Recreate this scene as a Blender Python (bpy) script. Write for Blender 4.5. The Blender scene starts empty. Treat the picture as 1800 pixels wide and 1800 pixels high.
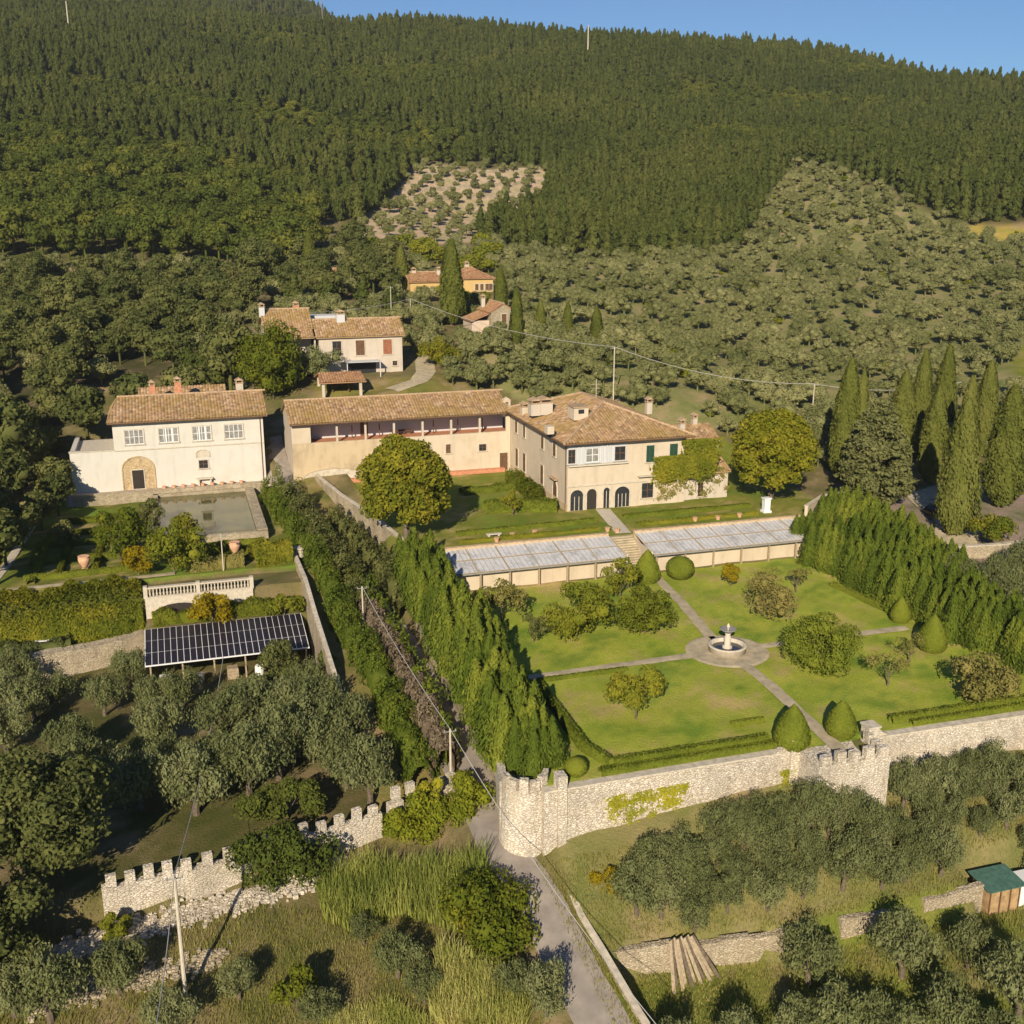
import bpy, math, random
import numpy as np
from math import radians as R, sin, cos, pi
from mathutils import Vector
rng = np.random.default_rng(7); random.seed(7)
S = bpy.context.scene
# ------------------------------------------------------------ camera, sky, sun
CAMH = 37.0; YAW = R(17.5); PIT = R(15.6); FPX = 1900.0
cd = bpy.data.cameras.new('camera'); cam = bpy.data.objects.new('camera', cd); S.collection.objects.link(cam)
cam.location = (0, 0, CAMH); cam.rotation_euler = (R(90)-PIT, 0, -YAW)
cd.sensor_width = 36; cd.lens = 36*FPX/1800; cd.clip_start = 1; cd.clip_end = 6000
S.camera = cam
SUN_EL = R(26); SHAD = R(28)            # shadows fall towards azimuth SHAD (clockwise from +Y)
w = bpy.data.worlds.new('World'); S.world = w; w.use_nodes = True
nt = w.node_tree; bg = nt.nodes['Background']; sky = nt.nodes.new('ShaderNodeTexSky')
sky.sky_type = 'NISHITA'; sky.sun_disc = False; sky.sun_elevation = SUN_EL; sky.sun_rotation = SHAD+pi
sky.air_density = 1.0; sky.dust_density = 0.0; sky.ozone_density = 9.0
nt.links.new(sky.outputs[0], bg.inputs[0]); bg.inputs[1].default_value = 0.06
sl = bpy.data.lights.new('sun', 'SUN'); sl.energy = 4.6; sl.angle = R(0.5); sl.color = (1.0, 0.87, 0.68)
so = bpy.data.objects.new('sun', sl); S.collection.objects.link(so)
so.rotation_euler = Vector((sin(SHAD)*cos(SUN_EL), cos(SHAD)*cos(SUN_EL), -sin(SUN_EL))).to_track_quat('-Z', 'Y').to_euler()
so.location = (-40, -60, 80)
S.view_settings.view_transform = 'Standard'; S.view_settings.look = 'None'
S.view_settings.exposure = 0.52; S.view_settings.gamma = 1
# ------------------------------------------------------------ survey helpers (photo pixel -> world point)
_s, _c, _st, _ct = sin(YAW), cos(YAW), sin(PIT), cos(PIT)
_F = np.array((_s*_ct, _c*_ct, -_st)); _R = np.array((_c, -_s, 0.)); _U = np.cross(_R, _F)
def ray(px, py): return _F+(px-900)/FPX*_R-(py-900)/FPX*_U
def at(px, py, z):
    d = ray(px, py); t = (z-CAMH)/d[2]; return d[0]*t, d[1]*t
def atY(px, py, y):
    d = ray(px, py); t = y/d[1]; return d[0]*t, CAMH+d[2]*t
def atX(px, py, x):
    d = ray(px, py); t = x/d[0]; return d[1]*t, CAMH+d[2]*t
def proj(x, y, z):
    x = np.asarray(x, float); y = np.asarray(y, float); z = np.asarray(z, float)-CAMH
    D = x*_F[0]+y*_F[1]+z*_F[2]
    return 900+FPX*(x*_R[0]+y*_R[1])/D, 900-FPX*(x*_U[0]+y*_U[1]+z*_U[2])/D
def dist_pt(px, py, d):
    r = ray(px, py); k = d/math.hypot(r[0], r[1]); return r[0]*k, r[1]*k, CAMH+r[2]*k
def inpoly(px, py, poly):
    px = np.asarray(px); py = np.asarray(py); ins = np.zeros(px.shape, bool); n = len(poly)
    for i in range(n):
        x1, y1 = poly[i]; x2, y2 = poly[(i+1) % n]
        if y1 == y2: continue
        ins ^= ((y1 > py) != (y2 > py)) & (px < (x2-x1)*(py-y1)/(y2-y1)+x1)
    return ins
# ------------------------------------------------------------ object helpers
def tag(o, label=None, cat=None, group=None, kind=None):
    if label: o['label'] = label
    if cat: o['category'] = cat
    if group: o['group'] = group
    if kind: o['kind'] = kind
    return o
class MB:
    def __init__(s): s.v = []; s.f = []; s.uv = []
    def add(s, vs, fs):
        o = len(s.v); s.v += [tuple(map(float, v)) for v in vs]; s.f += [tuple(i+o for i in f) for f in fs]; return s
    def box(s, x0, x1, y0, y1, z0, z1):
        return s.add([(x0,y0,z0),(x1,y0,z0),(x1,y1,z0),(x0,y1,z0),(x0,y0,z1),(x1,y0,z1),(x1,y1,z1),(x0,y1,z1)],
                     [(0,3,2,1),(4,5,6,7),(0,1,5,4),(1,2,6,5),(2,3,7,6),(3,0,4,7)])
    def prism(s, poly, z0, z1):
        n = len(poly); zt = z1 if hasattr(z1, '__len__') else [z1]*n; zb = z0 if hasattr(z0, '__len__') else [z0]*n
        vs = [(p[0],p[1],zb[i]) for i, p in enumerate(poly)]+[(p[0],p[1],zt[i]) for i, p in enumerate(poly)]
        return s.add(vs, [tuple(range(n))[::-1], tuple(range(n, 2*n))]+[(i,(i+1)%n,n+(i+1)%n,n+i) for i in range(n)])
    def extr(s, poly, axis, a, b):            # polygon in the (other axis, z) plane pushed from a to b along axis
        n = len(poly)
        P = (lambda q, t: (q[0], t, q[1])) if axis == 'y' else (lambda q, t: (t, q[0], q[1]))
        return s.add([P(q, a) for q in poly]+[P(q, b) for q in poly],
                     [tuple(range(n)), tuple(range(n, 2*n))[::-1]]+[(i,n+i,n+(i+1)%n,(i+1)%n) for i in range(n)])
    def tube(s, pts, rad, n=6, cap=True):
        pts = [Vector(p) for p in pts]; m = len(pts); rr = rad if hasattr(rad, '__len__') else [rad]*m; o = len(s.v)
        for i, p in enumerate(pts):
            d = (pts[min(i+1,m-1)]-pts[max(i-1,0)]).normalized()
            a = d.cross(Vector((0,0,1)) if abs(d.z) < .9 else Vector((1,0,0))).normalized(); b = d.cross(a)
            for k in range(n):
                t = 2*pi*k/n; q = p+rr[i]*(a*cos(t)+b*sin(t)); s.v.append(tuple(q))
        for i in range(m-1):
            for k in range(n): s.f.append((o+i*n+k, o+i*n+(k+1)%n, o+(i+1)*n+(k+1)%n, o+(i+1)*n+k))
        if cap: s.f.append(tuple(o+k for k in range(n))); s.f.append(tuple(o+(m-1)*n+k for k in range(n))[::-1])
        return s
    def lathe(s, c, prof, n=20, caps=True):
        o = len(s.v); m = len(prof)
        for r, z in prof:
            for k in range(n): s.v.append((c[0]+r*cos(2*pi*k/n), c[1]+r*sin(2*pi*k/n), c[2]+z))
        for i in range(m-1):
            for k in range(n): s.f.append((o+i*n+k, o+i*n+(k+1)%n, o+(i+1)*n+(k+1)%n, o+(i+1)*n+k))
        if caps: s.f.append(tuple(o+k for k in range(n))[::-1]); s.f.append(tuple(o+(m-1)*n+k for k in range(n)))
        return s
    def build(s, name, mat, parent=None, smooth=False, link=True):
        loc = Vector(parent.get('_org', (0,0,0))) if parent else Vector((0,0,0))
        me = bpy.data.meshes.new(name); vs = s.v
        if parent: vs = [(v[0]-loc.x, v[1]-loc.y, v[2]-loc.z) for v in s.v]
        me.from_pydata(vs, [], s.f); me.materials.append(mat)
        if smooth: me.polygons.foreach_set('use_smooth', [True]*len(me.polygons))
        me.update(); o = bpy.data.objects.new(name, me)
        if link: S.collection.objects.link(o)
        if parent: o.parent = parent; o['_org'] = tuple(loc)
        return o
def thing(name, loc, label, cat, group=None):
    o = bpy.data.objects.new(name, None); S.collection.objects.link(o); o.location = loc; o.empty_display_size = .3
    o['_org'] = tuple(map(float, loc)); return tag(o, label, cat, group)
def copy_tree(o, parent=None):
    c = o.copy(); S.collection.objects.link(c); c.parent = parent
    for ch in list(o.children): copy_tree(ch, c)
    return c
# ------------------------------------------------------------ materials
def newmat(name):
    m = bpy.data.materials.new(name); m.use_nodes = True; n = m.node_tree.nodes; n.clear()
    out = n.new('ShaderNodeOutputMaterial'); return m, m.node_tree, out
def ramp(t, fac, cols, pos=None):
    r = t.nodes.new('ShaderNodeValToRGB'); e = r.color_ramp.elements
    pos = pos or [i/(len(cols)-1) for i in range(len(cols))]
    while len(e) < len(cols): e.new(.5)
    for i, c in enumerate(cols): e[i].position = pos[i]; e[i].color = (*c, 1)
    if fac is not None: t.links.new(fac, r.inputs[0])
    return r.outputs[0]
def noise(t, scale, detail=4, coord='Object', rough=.55, vscale=None):
    tc = t.nodes.new('ShaderNodeTexCoord'); nz = t.nodes.new('ShaderNodeTexNoise')
    nz.inputs['Scale'].default_value = scale; nz.inputs['Detail'].default_value = detail; nz.inputs['Roughness'].default_value = rough
    src = tc.outputs[coord]
    if vscale:
        mp = t.nodes.new('ShaderNodeMapping'); mp.inputs['Scale'].default_value = vscale; t.links.new(src, mp.inputs[0]); src = mp.outputs[0]
    t.links.new(src, nz.inputs['Vector']); return nz.outputs['Fac']
def mix(t, fac, a, b, mode='MIX'):
    m = t.nodes.new('ShaderNodeMix'); m.data_type = 'RGBA'; m.blend_type = mode
    for i, v in ((0, fac), (6, a), (7, b)):
        if hasattr(v, 'links') or hasattr(v, 'is_linked'): t.links.new(v, m.inputs[i])
        elif i == 0: m.inputs[0].default_value = v
        else: m.inputs[i].default_value = (*v, 1)
    return m.outputs[2]
def bump(t, h, strength=.4, dist=.05):
    b = t.nodes.new('ShaderNodeBump'); b.inputs['Strength'].default_value = strength; b.inputs['Distance'].default_value = dist
    t.links.new(h, b.inputs['Height']); return b.outputs[0]
def principled(t, out, col, rough=.85, nrm=None, spec=.3, metal=0):
    p = t.nodes.new('ShaderNodeBsdfPrincipled'); p.inputs['Roughness'].default_value = rough
    p.inputs['Specular IOR Level'].default_value = spec; p.inputs['Metallic'].default_value = metal
    if hasattr(col, 'is_linked'): t.links.new(col, p.inputs['Base Color'])
    else: p.inputs['Base Color'].default_value = (*col, 1)
    if nrm: t.links.new(nrm, p.inputs['Normal'])
    t.links.new(p.outputs[0], out.inputs[0]); return p
def plain(name, col, rough=.7, spec=.3, metal=0, var=.15, scale=3):
    m, t, out = newmat(name); c = ramp(t, noise(t, scale, 5), [tuple(x*(1-var) for x in col), tuple(min(1, x*(1+var)) for x in col)], [.3, .7])
    principled(t, out, c, rough, None, spec, metal); return m
def plaster(name, col, stain=(.35,.27,.17), amt=.5):
    m, t, out = newmat(name)
    a = noise(t, .35, 6, rough=.65); b = noise(t, 1.2, 6, vscale=(1,1,.25)); g = noise(t, 9, 3)
    f = ramp(t, a, [(0,)*3, (amt,)*3], [.48, .85]); f2 = ramp(t, b, [(0,)*3, (amt*.8,)*3], [.5, .8])
    c = mix(t, f, col, stain); c = mix(t, f2, c, tuple(x*.6 for x in col)); principled(t, out, c, .9, bump(t, g, .25, .03)); return m
def rubble(name, cols, scale=2.6, dark=(.10,.085,.06), bs=.9):
    m, t, out = newmat(name); tc = t.nodes.new('ShaderNodeTexCoord'); mp = t.nodes.new('ShaderNodeMapping'); mp.inputs['Scale'].default_value = (.8,.8,1.9)
    t.links.new(tc.outputs['Object'], mp.inputs[0]); v = t.nodes.new('ShaderNodeTexVoronoi'); v.inputs['Scale'].default_value = scale
    t.links.new(mp.outputs[0], v.inputs['Vector']); v2 = t.nodes.new('ShaderNodeTexVoronoi'); v2.feature = 'DISTANCE_TO_EDGE'; v2.inputs['Scale'].default_value = scale
    t.links.new(mp.outputs[0], v2.inputs['Vector'])
    sp = t.nodes.new('ShaderNodeSeparateColor'); t.links.new(v.outputs['Color'], sp.inputs[0])
    c = ramp(t, sp.outputs[0], cols); e = ramp(t, v2.outputs['Distance'], [(1,)*3, (0,)*3], [.0, .09]); c = mix(t, e, c, dark)
    n = noise(t, .25, 6, rough=.7); c = mix(t, ramp(t, n, [(0,)*3, (.75,)*3], [.45, .7]), c, tuple(x*.55 for x in cols[0]))
    n3 = noise(t, 1.3, 6, rough=.75, vscale=(1,1,.35)); c = mix(t, ramp(t, n3, [(0,)*3, (.7,)*3], [.52, .72]), c, (.20,.165,.10)); n2 = noise(t, .6, 5); c = mix(t, ramp(t, n2, [(0,)*3, (.45,)*3], [.52, .75]), c, (.62,.53,.36))
    principled(t, out, c, .95, bump(t, ramp(t, v2.outputs['Distance'], [(0,)*3, (1,)*3], [0, .15]), bs, .12)); return m
def tiles(name, cols, moss=(.30,.20,.05), mamt=.8):
    m, t, out = newmat(name); uv = t.nodes.new('ShaderNodeUVMap'); sp = t.nodes.new('ShaderNodeSeparateXYZ'); t.links.new(uv.outputs[0], sp.inputs[0])
    def fl(o, k):
        a = t.nodes.new('ShaderNodeMath'); a.operation = 'MULTIPLY'; a.inputs[1].default_value = k; t.links.new(o, a.inputs[0])
        b = t.nodes.new('ShaderNodeMath'); b.operation = 'FLOOR'; t.links.new(a.outputs[0], b.inputs[0]); return b.outputs[0]
    cb = t.nodes.new('ShaderNodeCombineXYZ'); t.links.new(fl(sp.outputs[0], 1/.42), cb.inputs[0]); t.links.new(fl(sp.outputs[1], 1/.45), cb.inputs[1])
    wn = t.nodes.new('ShaderNodeTexWhiteNoise'); t.links.new(cb.outputs[0], wn.inputs['Vector'])
    c = ramp(t, wn.outputs['Value'], cols); n = noise(t, .28, 6, rough=.7)
    c = mix(t, ramp(t, n, [(0,)*3, (mamt,)*3], [.42, .66]), c, moss); c = mix(t, ramp(t, noise(t, 1.5, 5), [(0,)*3, (.5,)*3], [.5, .75]), c, (.12,.09,.06))
    principled(t, out, c, .9); return m
def leafmat(name, cols, trans=.35, ns=.35, pos=None):
    m, t, out = newmat(name); g = t.nodes.new('ShaderNodeNewGeometry'); oi = t.nodes.new('ShaderNodeObjectInfo')
    tc = t.nodes.new('ShaderNodeTexCoord'); nz = t.nodes.new('ShaderNodeTexNoise'); nz.inputs['Scale'].default_value = ns; nz.inputs['Detail'].default_value = 2
    t.links.new(g.outputs['Position'], nz.inputs['Vector'])
    def mth(op, a, b):
        q = t.nodes.new('ShaderNodeMath'); q.operation = op
        for i, v in enumerate((a, b)):
            if isinstance(v, (int, float)): q.inputs[i].default_value = v
            else: t.links.new(v, q.inputs[i])
        return q.outputs[0]
    k = mth('ADD', mth('MULTIPLY', g.outputs['Random Per Island'], .3), mth('ADD', mth('MULTIPLY', oi.outputs['Random'], .4), mth('MULTIPLY', mth('SUBTRACT', nz.outputs['Fac'], .35), 1.0)))
    c = ramp(t, k, cols, pos); d = t.nodes.new('ShaderNodeBsdfDiffuse'); tr = t.nodes.new('ShaderNodeBsdfTranslucent'); mx = t.nodes.new('ShaderNodeMixShader')
    t.links.new(c, d.inputs[0]); t.links.new(c, tr.inputs[0]); mx.inputs[0].default_value = trans
    t.links.new(d.outputs[0], mx.inputs[1]); t.links.new(tr.outputs[0], mx.inputs[2]); t.links.new(mx.outputs[0], out.inputs[0]); return m
M = {}
M['cream'] = plaster('cream_plaster', (.56,.47,.35), (.38,.28,.16), .6)
M['white'] = plaster('white_plaster', (.58,.55,.48), (.42,.35,.25), .45)
M['offwhite'] = plaster('clean_white_plaster', (.52,.52,.52), (.42,.40,.36), .2)
M['pink'] = plaster('pink_plaster', (.55,.44,.33), (.42,.32,.23), .4)
M['oldplaster'] = plaster('worn_plaster', (.52,.41,.26), (.27,.20,.12), .9)
M['pale'] = plaster('pale_rough_plaster', (.52,.45,.36), (.34,.28,.20), .6)
M['yellow'] = plaster('yellow_plaster', (.55,.38,.15), (.42,.29,.13), .4)
M['stone'] = rubble('rubble_stone', [(.56,.48,.37),(.72,.65,.52),(.65,.57,.46),(.80,.73,.61)], 4.2, (.36,.29,.20), .6)
M['stone2'] = rubble('terrace_stone', [(.38,.31,.20),(.52,.43,.30),(.58,.50,.36)], 4.6, (.26,.21,.14), .6)
M['brick'] = rubble('arch_stone', [(.5,.36,.2),(.6,.45,.25),(.66,.5,.3)], 3.5, (.3,.22,.13), .4)
M['cap'] = plain('coping_stone', (.50,.44,.34), .9, var=.25, scale=2)
M['tile'] = tiles('roof_tiles', [(.20,.12,.06),(.36,.22,.12),(.48,.31,.17),(.28,.18,.10),(.56,.41,.26)])
M['tile2'] = tiles('red_roof_tiles', [(.24,.12,.06),(.36,.19,.10),(.44,.27,.15)], mamt=.4)
M['terracotta'] = plain('terracotta', (.50,.22,.12), .8, var=.25)
M['glass'] = plain('window_glass', (.03,.032,.035), .15, .5, var=.3)
M['curtain'] = plain('curtained_glass', (.24,.23,.21), .3, .5, var=.35, scale=2)
M['dark'] = plain('dark_interior', (.035,.028,.022), .9)
M['shutter'] = plain('green_shutter', (.02,.06,.035), .6)
M['brownwood'] = plain('brown_wood', (.13,.07,.035), .7, var=.3)
M['redwood'] = plain('red_shutter', (.30,.12,.06), .7, var=.3)
M['oldwood'] = plain('weathered_wood', (.33,.26,.17), .85, var=.3, scale=6)
M['palestone'] = plain('pale_stone_trim', (.52,.46,.36), .85, var=.15)
M['greyframe'] = plain('grey_frame', (.25,.24,.22), .5)
M['whiteframe'] = plain('white_frame', (.72,.72,.70), .5, var=.05)
M['gravel'] = plain('gravel', (.42,.35,.23), .95, var=.25, scale=1.2)
M['asphalt'] = plain('worn_asphalt', (.29,.25,.21), .95, var=.2, scale=.9)
M['bark'] = plain('bark', (.13,.10,.07), .95, var=.4, scale=5)
M['palebark'] = plain('pale_bark', (.30,.25,.18), .95, var=.3, scale=5)
M['pole'] = plain('pale_pole', (.50,.44,.34), .8, var=.15, scale=2)
M['wire'] = plain('cable', (.42,.40,.36), .5, var=.1)
M['greenroof'] = plain('green_felt', (.06,.13,.10), .7, var=.3)
M['orangewood'] = plain('orange_boards', (.36,.24,.12), .8, var=.35, scale=2)
M['car'] = plain('dark_car_paint', (.02,.022,.03), .25, .6, .2, var=.1)
M['rubber'] = plain('rubber', (.02,.02,.02), .8)
M['red'] = plain('red_plastic', (.4,.05,.03), .6)
# foliage
M['lf_olive'] = leafmat('olive_leaves', [(.10,.12,.04),(.19,.21,.08),(.30,.31,.14)], .35)
M['lf_olive_far'] = leafmat('far_olive_leaves', [(.12,.14,.045),(.24,.245,.095),(.38,.36,.16)], .35, .05)
M['lf_conifer'] = leafmat('conifer_needles', [(.055,.076,.018),(.095,.115,.026),(.155,.16,.042)], .3, .012)
M['lf_broad'] = leafmat('broad_leaves', [(.055,.08,.016),(.115,.14,.026),(.23,.225,.04)], .35, .03)
M['lf_dark'] = leafmat('evergreen_leaves', [(.065,.085,.024),(.135,.15,.045),(.24,.23,.075)], .35)
M['lf_lime'] = leafmat('lime_leaves', [(.065,.10,.01),(.15,.17,.018),(.36,.31,.03)], .35)
M['lf_lime2'] = leafmat('golden_lime_leaves', [(.10,.13,.012),(.22,.22,.02),(.42,.34,.035)], .35)
M['lf_cyp'] = leafmat('cypress_foliage', [(.08,.098,.018),(.135,.15,.03),(.20,.20,.05)], .25)
M['lf_cedar'] = leafmat('cedar_foliage', [(.08,.095,.03),(.15,.16,.055),(.21,.21,.08)], .25)
M['lf_hedge'] = leafmat('hedge_conifer_foliage', [(.06,.10,.014),(.14,.185,.024),(.30,.32,.045)], .4)
M['lf_box'] = leafmat('clipped_box_foliage', [(.10,.13,.015),(.17,.20,.024),(.23,.245,.03)], .25, .6)
M['lf_shrub'] = leafmat('shrub_leaves', [(.09,.12,.014),(.20,.22,.024),(.36,.32,.035)], .4)
M['lf_yellow'] = leafmat('yellow_leaves', [(.20,.16,.01),(.38,.29,.015),(.5,.38,.03)], .45)
M['lf_bronze'] = leafmat('bronze_leaves', [(.14,.14,.035),(.24,.22,.06),(.34,.28,.09)], .35)
M['lf_dead'] = leafmat('dead_brushwood', [(.14,.105,.07),(.24,.19,.125),(.34,.27,.19)], .2)
M['lf_reed'] = leafmat('reed_blades', [(.16,.22,.04),(.40,.42,.10),(.70,.62,.26)], .45)
M['lf_ivy'] = leafmat('ivy_leaves', [(.13,.17,.016),(.28,.29,.025),(.48,.42,.04)], .4)
M['lf_grass'] = leafmat('wild_grass', [(.14,.17,.03),(.27,.26,.06),(.46,.38,.16)], .4, .2)
# ------------------------------------------------------------ terrain
LANE = [(23.6,42,-14.6),(22.6,50,-12.4),(22.1,54,-11.3),(21.6,58,-10.1),(21.2,62,-8.9),(20.3,67,-8.0),(20.3,76,-7.3),(20.3,90,-6.4),(19.8,104,-5.3),(17.6,120,-3.6),(15,135,-1.6),(13.2,148,.6),(13.2,163,4),(20,171,7),(33,174,8.6),(40.5,178,9.6),(43,186,10.5),(46,196,11.8)]
CP = [(23.5,64.3,-7.5),(26,63.8,-7.4),(30,63,-7.4),(45,61,-7.4),(60,62,-7.2),(80,62,-6.6),(110,62,-6),(30,59,-9.6),(50,58.6,-9.5),(70,58.5,-9.2),(26,57.3,-10.9),(30,56.9,-10.8),(37,56,-10.8),(50,56,-10.8),(57,56,-10.7),(28,55,-12.6),(37,54,-12.6),(50,54,-12.6),(57,54,-12.6),
 (30,50,-13.0),(50,50,-13.0),(75,50,-12.6),(27,40,-15),(60,38,-15),(0,45,-14.3),(-25,45,-14),(-25,30,-15),(60,25,-16),(10,45,-14.4),(16,52,-12.9),
 (-2.4,61.5,-12.1),(-12,61,-12),(10,61,-11.8),(-8,67.5,-10.4),(6,68.8,-10.2),(16,71,-9.7),(17,62,-10.4),
 (15.5,76,-8.4),(15,93,-5),(14.2,117,-1.8),(13,140,0),(12.8,150,1.2),(-30,76,-8.3),(0,79,-8),(-30,100,-8.4),(0,98,-8.3),(-30,67,-10.5),
 (-10,120,-1.5),(-30,120,-1.5),(-35,150,-.5),(-20,165,.5),(0,170,1),(25,110,-3.5),(30,120,-.5),(50,120,0),(40,140,0),(30,160,4.5),(50,160,3.2),(70,152,2.2),
 (85,126,-.6),(90,110,-1.2),(112,115,-.6),(90,86,-3.8),(85,68,-5.4),(105,68,-5.4),(76,100,-2.6),(76,70,-4.2),(120,90,-3),(110,140,1),(130,60,-6),
 (24,178,9.2),(24,186,10.3),(38,186,10.3),(32,176,8.8),(56,172,5.5)]
DP = [(1100,700,178),(1400,700,192),(1800,700,205),(1800,640,230),(1400,600,245),(1800,600,250),(1000,610,212),(905,602,200),
 (600,600,205),(300,650,200),(100,700,190),(0,600,240),(300,550,250),(100,450,310),(500,450,305),(300,330,395),(0,320,400),(600,360,385),
 (900,520,254),(720,522,250),(1300,500,300),(1800,500,312),(900,450,322),(1300,430,352),(1800,420,372),(1350,350,410),(1800,392,388),(1600,360,400),
 (850,372,398),(830,305,442),(700,285,458),(0,200,520),(450,200,530),(900,200,560),(1350,250,520),(1800,300,465),(1100,330,440),
 (0,100,640),(450,100,690),(900,120,705),(1350,175,650),(1800,235,600),
 (1800,160,760),(1500,122,835),(1200,92,890),(900,76,925),(640,64,935),(540,75,930),(1800,260,900),(1500,200,990),(1200,170,1050),(900,160,1100),(640,140,1080),
 (0,20,860),(250,20,900),(450,45,930),(0,-60,1100),(250,-60,1150),(450,-12,1330),(520,6,1300),(575,34,1230),(640,85,1250),(720,140,1350),(400,-60,1400),
 (-350,600,260),(-350,320,420),(-350,100,700),(-350,-60,1200),(2150,640,240),(2150,500,330),(2150,400,400),(2150,250,600),(2150,190,780),(2150,260,950),
 (250,0,1600),(900,250,1600),(1600,300,1500)]
pts = [(x, y, z) for x, y, z in CP]+[p for p in LANE if p[1] < 200]+[dist_pt(*d) for d in DP]
P = np.array(pts)
def tps(P, Q, lam=.02):
    n = len(P); A = P[:, :2]/100
    def K(a, b):
        r = np.sqrt(((a[:, None]-b[None])**2).sum(-1))+1e-9; return r*r*np.log(r)
    L = np.zeros((n+3, n+3)); L[:n, :n] = K(A, A)+lam*1e-2*np.eye(n); L[:n, n] = 1; L[:n, n+1:] = A; L[n, :n] = 1; L[n+1:, :n] = A.T
    wgt = np.linalg.solve(L, np.concatenate([P[:, 2], np.zeros(3)]))
    out = np.empty(len(Q)); B = Q/100
    for i in range(0, len(Q), 20000):
        b = B[i:i+20000]; out[i:i+20000] = K(b, A)@wgt[:n]+wgt[n]+b@wgt[n+1:]
    return out
def axis(lo, hi, step, edges, a, b, g):
    v = list(np.arange(lo, hi+.01, step)); st = step
    x = hi
    while x < b: st *= g; x += st; v.append(x)
    st = step; x = lo
    while x > a: st *= g; x -= st; v.append(x)
    for e in edges: v += [e-.04, e+.04]
    v = sorted(v); o = [v[0]]
    for q in v[1:]:
        if q-o[-1] > .03: o.append(q)
    return np.array(o)
XS = axis(-32, 116, .8, [-4.6, 12.3, 23.4, 76, 43.9, 49.3], -520, 760, 1.05)
YS = axis(42, 206, .8, [62.3,65.2, 106.9, 112.7, 117.5, 112.9, 109.5, 101, 128.9, 149.6, 131, 151.85], 15, 1750, 1.035)
GX, GY = np.meshgrid(XS, YS); gx, gy = GX.ravel(), GY.ravel()
Z = tps(P, np.stack([gx, gy], 1))
Z += np.where(gy > 200, 1, 0)*(np.sin(gx*.031+gy*.017)*1.1+np.sin(gx*.013-gy*.023)*1.6)*np.clip((gy-200)/200, 0, 1)
Z += (np.sin(gx*1.3+2*np.sin(gy*.4))*np.sin(gy*1.1+gx*.3))*.10
FOOT = lambda x: 69.6+.22*(x+7)*np.where(x > 6, 1.0, .35)        # line of the battlemented wall on the left
STW = lambda x: 107.3+(x+18.3)*.27                                # line of the rubble terrace wall
ln = np.array(LANE); ld = np.full(gx.shape, 1e9); lz = np.zeros(gx.shape)
for i in range(len(ln)-1):
    a, b = ln[i], ln[i+1]; d = b[:2]-a[:2]; t = np.clip(((gx-a[0])*d[0]+(gy-a[1])*d[1])/(d@d), 0, 1)
    q = np.hypot(gx-a[0]-t*d[0], gy-a[1]-t*d[1]); k = q < ld; ld[k] = q[k]; lz[k] = (a[2]+t*(b[2]-a[2]))[k]
kk = np.clip((3.6-ld)/1.7, 0, 1); Z = Z*(1-kk)+lz*kk
def rect(x0, x1, y0, y1): return (gx > x0) & (gx < x1) & (gy > y0) & (gy < y1)
nz_s = (np.sin(gx*.9+gy*.5)+np.sin(gy*.83-gx*.4))*.04
def setz(m, z): Z[m] = (z+nz_s[m]) if np.isscalar(z) else z[m]
GARD = rect(23.4, 76, 65.2, 106.9); LAWN = rect(22.6, 76, 106.9, 149.6)
setz(GARD, -3.0); setz(rect(43.9, 49.3, 62.3, 65.3), -3.05); setz(rect(22.6, 76.5, 106.9, 149.6), 0.0)
setz(rect(24.5, 76, 106.9, 112.7), -2.95)
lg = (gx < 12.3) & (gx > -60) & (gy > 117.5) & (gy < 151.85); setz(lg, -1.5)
setz((gx < 12.3) & (gx > -17) & (gy > 151.85) & (gy < 170), 0.0)
setz(rect(-4.6, 12.3, 112.9, 117.5), -2.0); setz(rect(-4.6, 12.3, 109.5, 112.9), -4.3)
m = (gx < -4.6) & (gx > -60) & (gy > 111.6) & (gy <= 117.5); setz(m, -5.6+(gy-111.6)/5.9*4.0)
m = (gx < -4.6) & (gx > -60) & (gy <= 111.6) & (gy > STW(gx)+1.0); setz(m, -5.8)
grove = (gx < 12.3) & (gx > -60) & ((gx > -4.6) & (gy <= 109.5) | (gx <= -4.6) & (gy <= STW(gx)+1.0)) & (gy > FOOT(gx))
setz(grove, -8.2+np.sin(gx*.5)*.12+(gy-90)*.004)
YL = lambda x: np.where(x < 37.5, 56.9-(x-24.6)*.147, np.where(x > 53.5, 57.3, 55.1))
m = (gx > 24.9) & (gx < 70) & (gy < YL(gx)+.3) & (gy > 40); Z[m] = np.minimum(Z[m], -12.75-(YL(gx)-gy)[m]*.06)
m = (gx > 24.9) & (gx < 70) & (gy >= YL(gx)+.3) & (gy < YL(gx)+4); Z[m] = np.maximum(Z[m], -10.85+(gy-YL(gx))[m]*.3)
H = Z.reshape(GX.shape)
def hz(x, y):
    x = np.atleast_1d(np.asarray(x, float)); y = np.atleast_1d(np.asarray(y, float))
    i = np.clip(np.searchsorted(XS, x)-1, 0, len(XS)-2); j = np.clip(np.searchsorted(YS, y)-1, 0, len(YS)-2)
    u = np.clip((x-XS[i])/(XS[i+1]-XS[i]), 0, 1); v = np.clip((y-YS[j])/(YS[j+1]-YS[j]), 0, 1)
    return H[j,i]*(1-u)*(1-v)+H[j,i+1]*u*(1-v)+H[j+1,i]*(1-u)*v+H[j+1,i+1]*u*v
def h1(x, y): return float(hz(x, y)[0])
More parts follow.
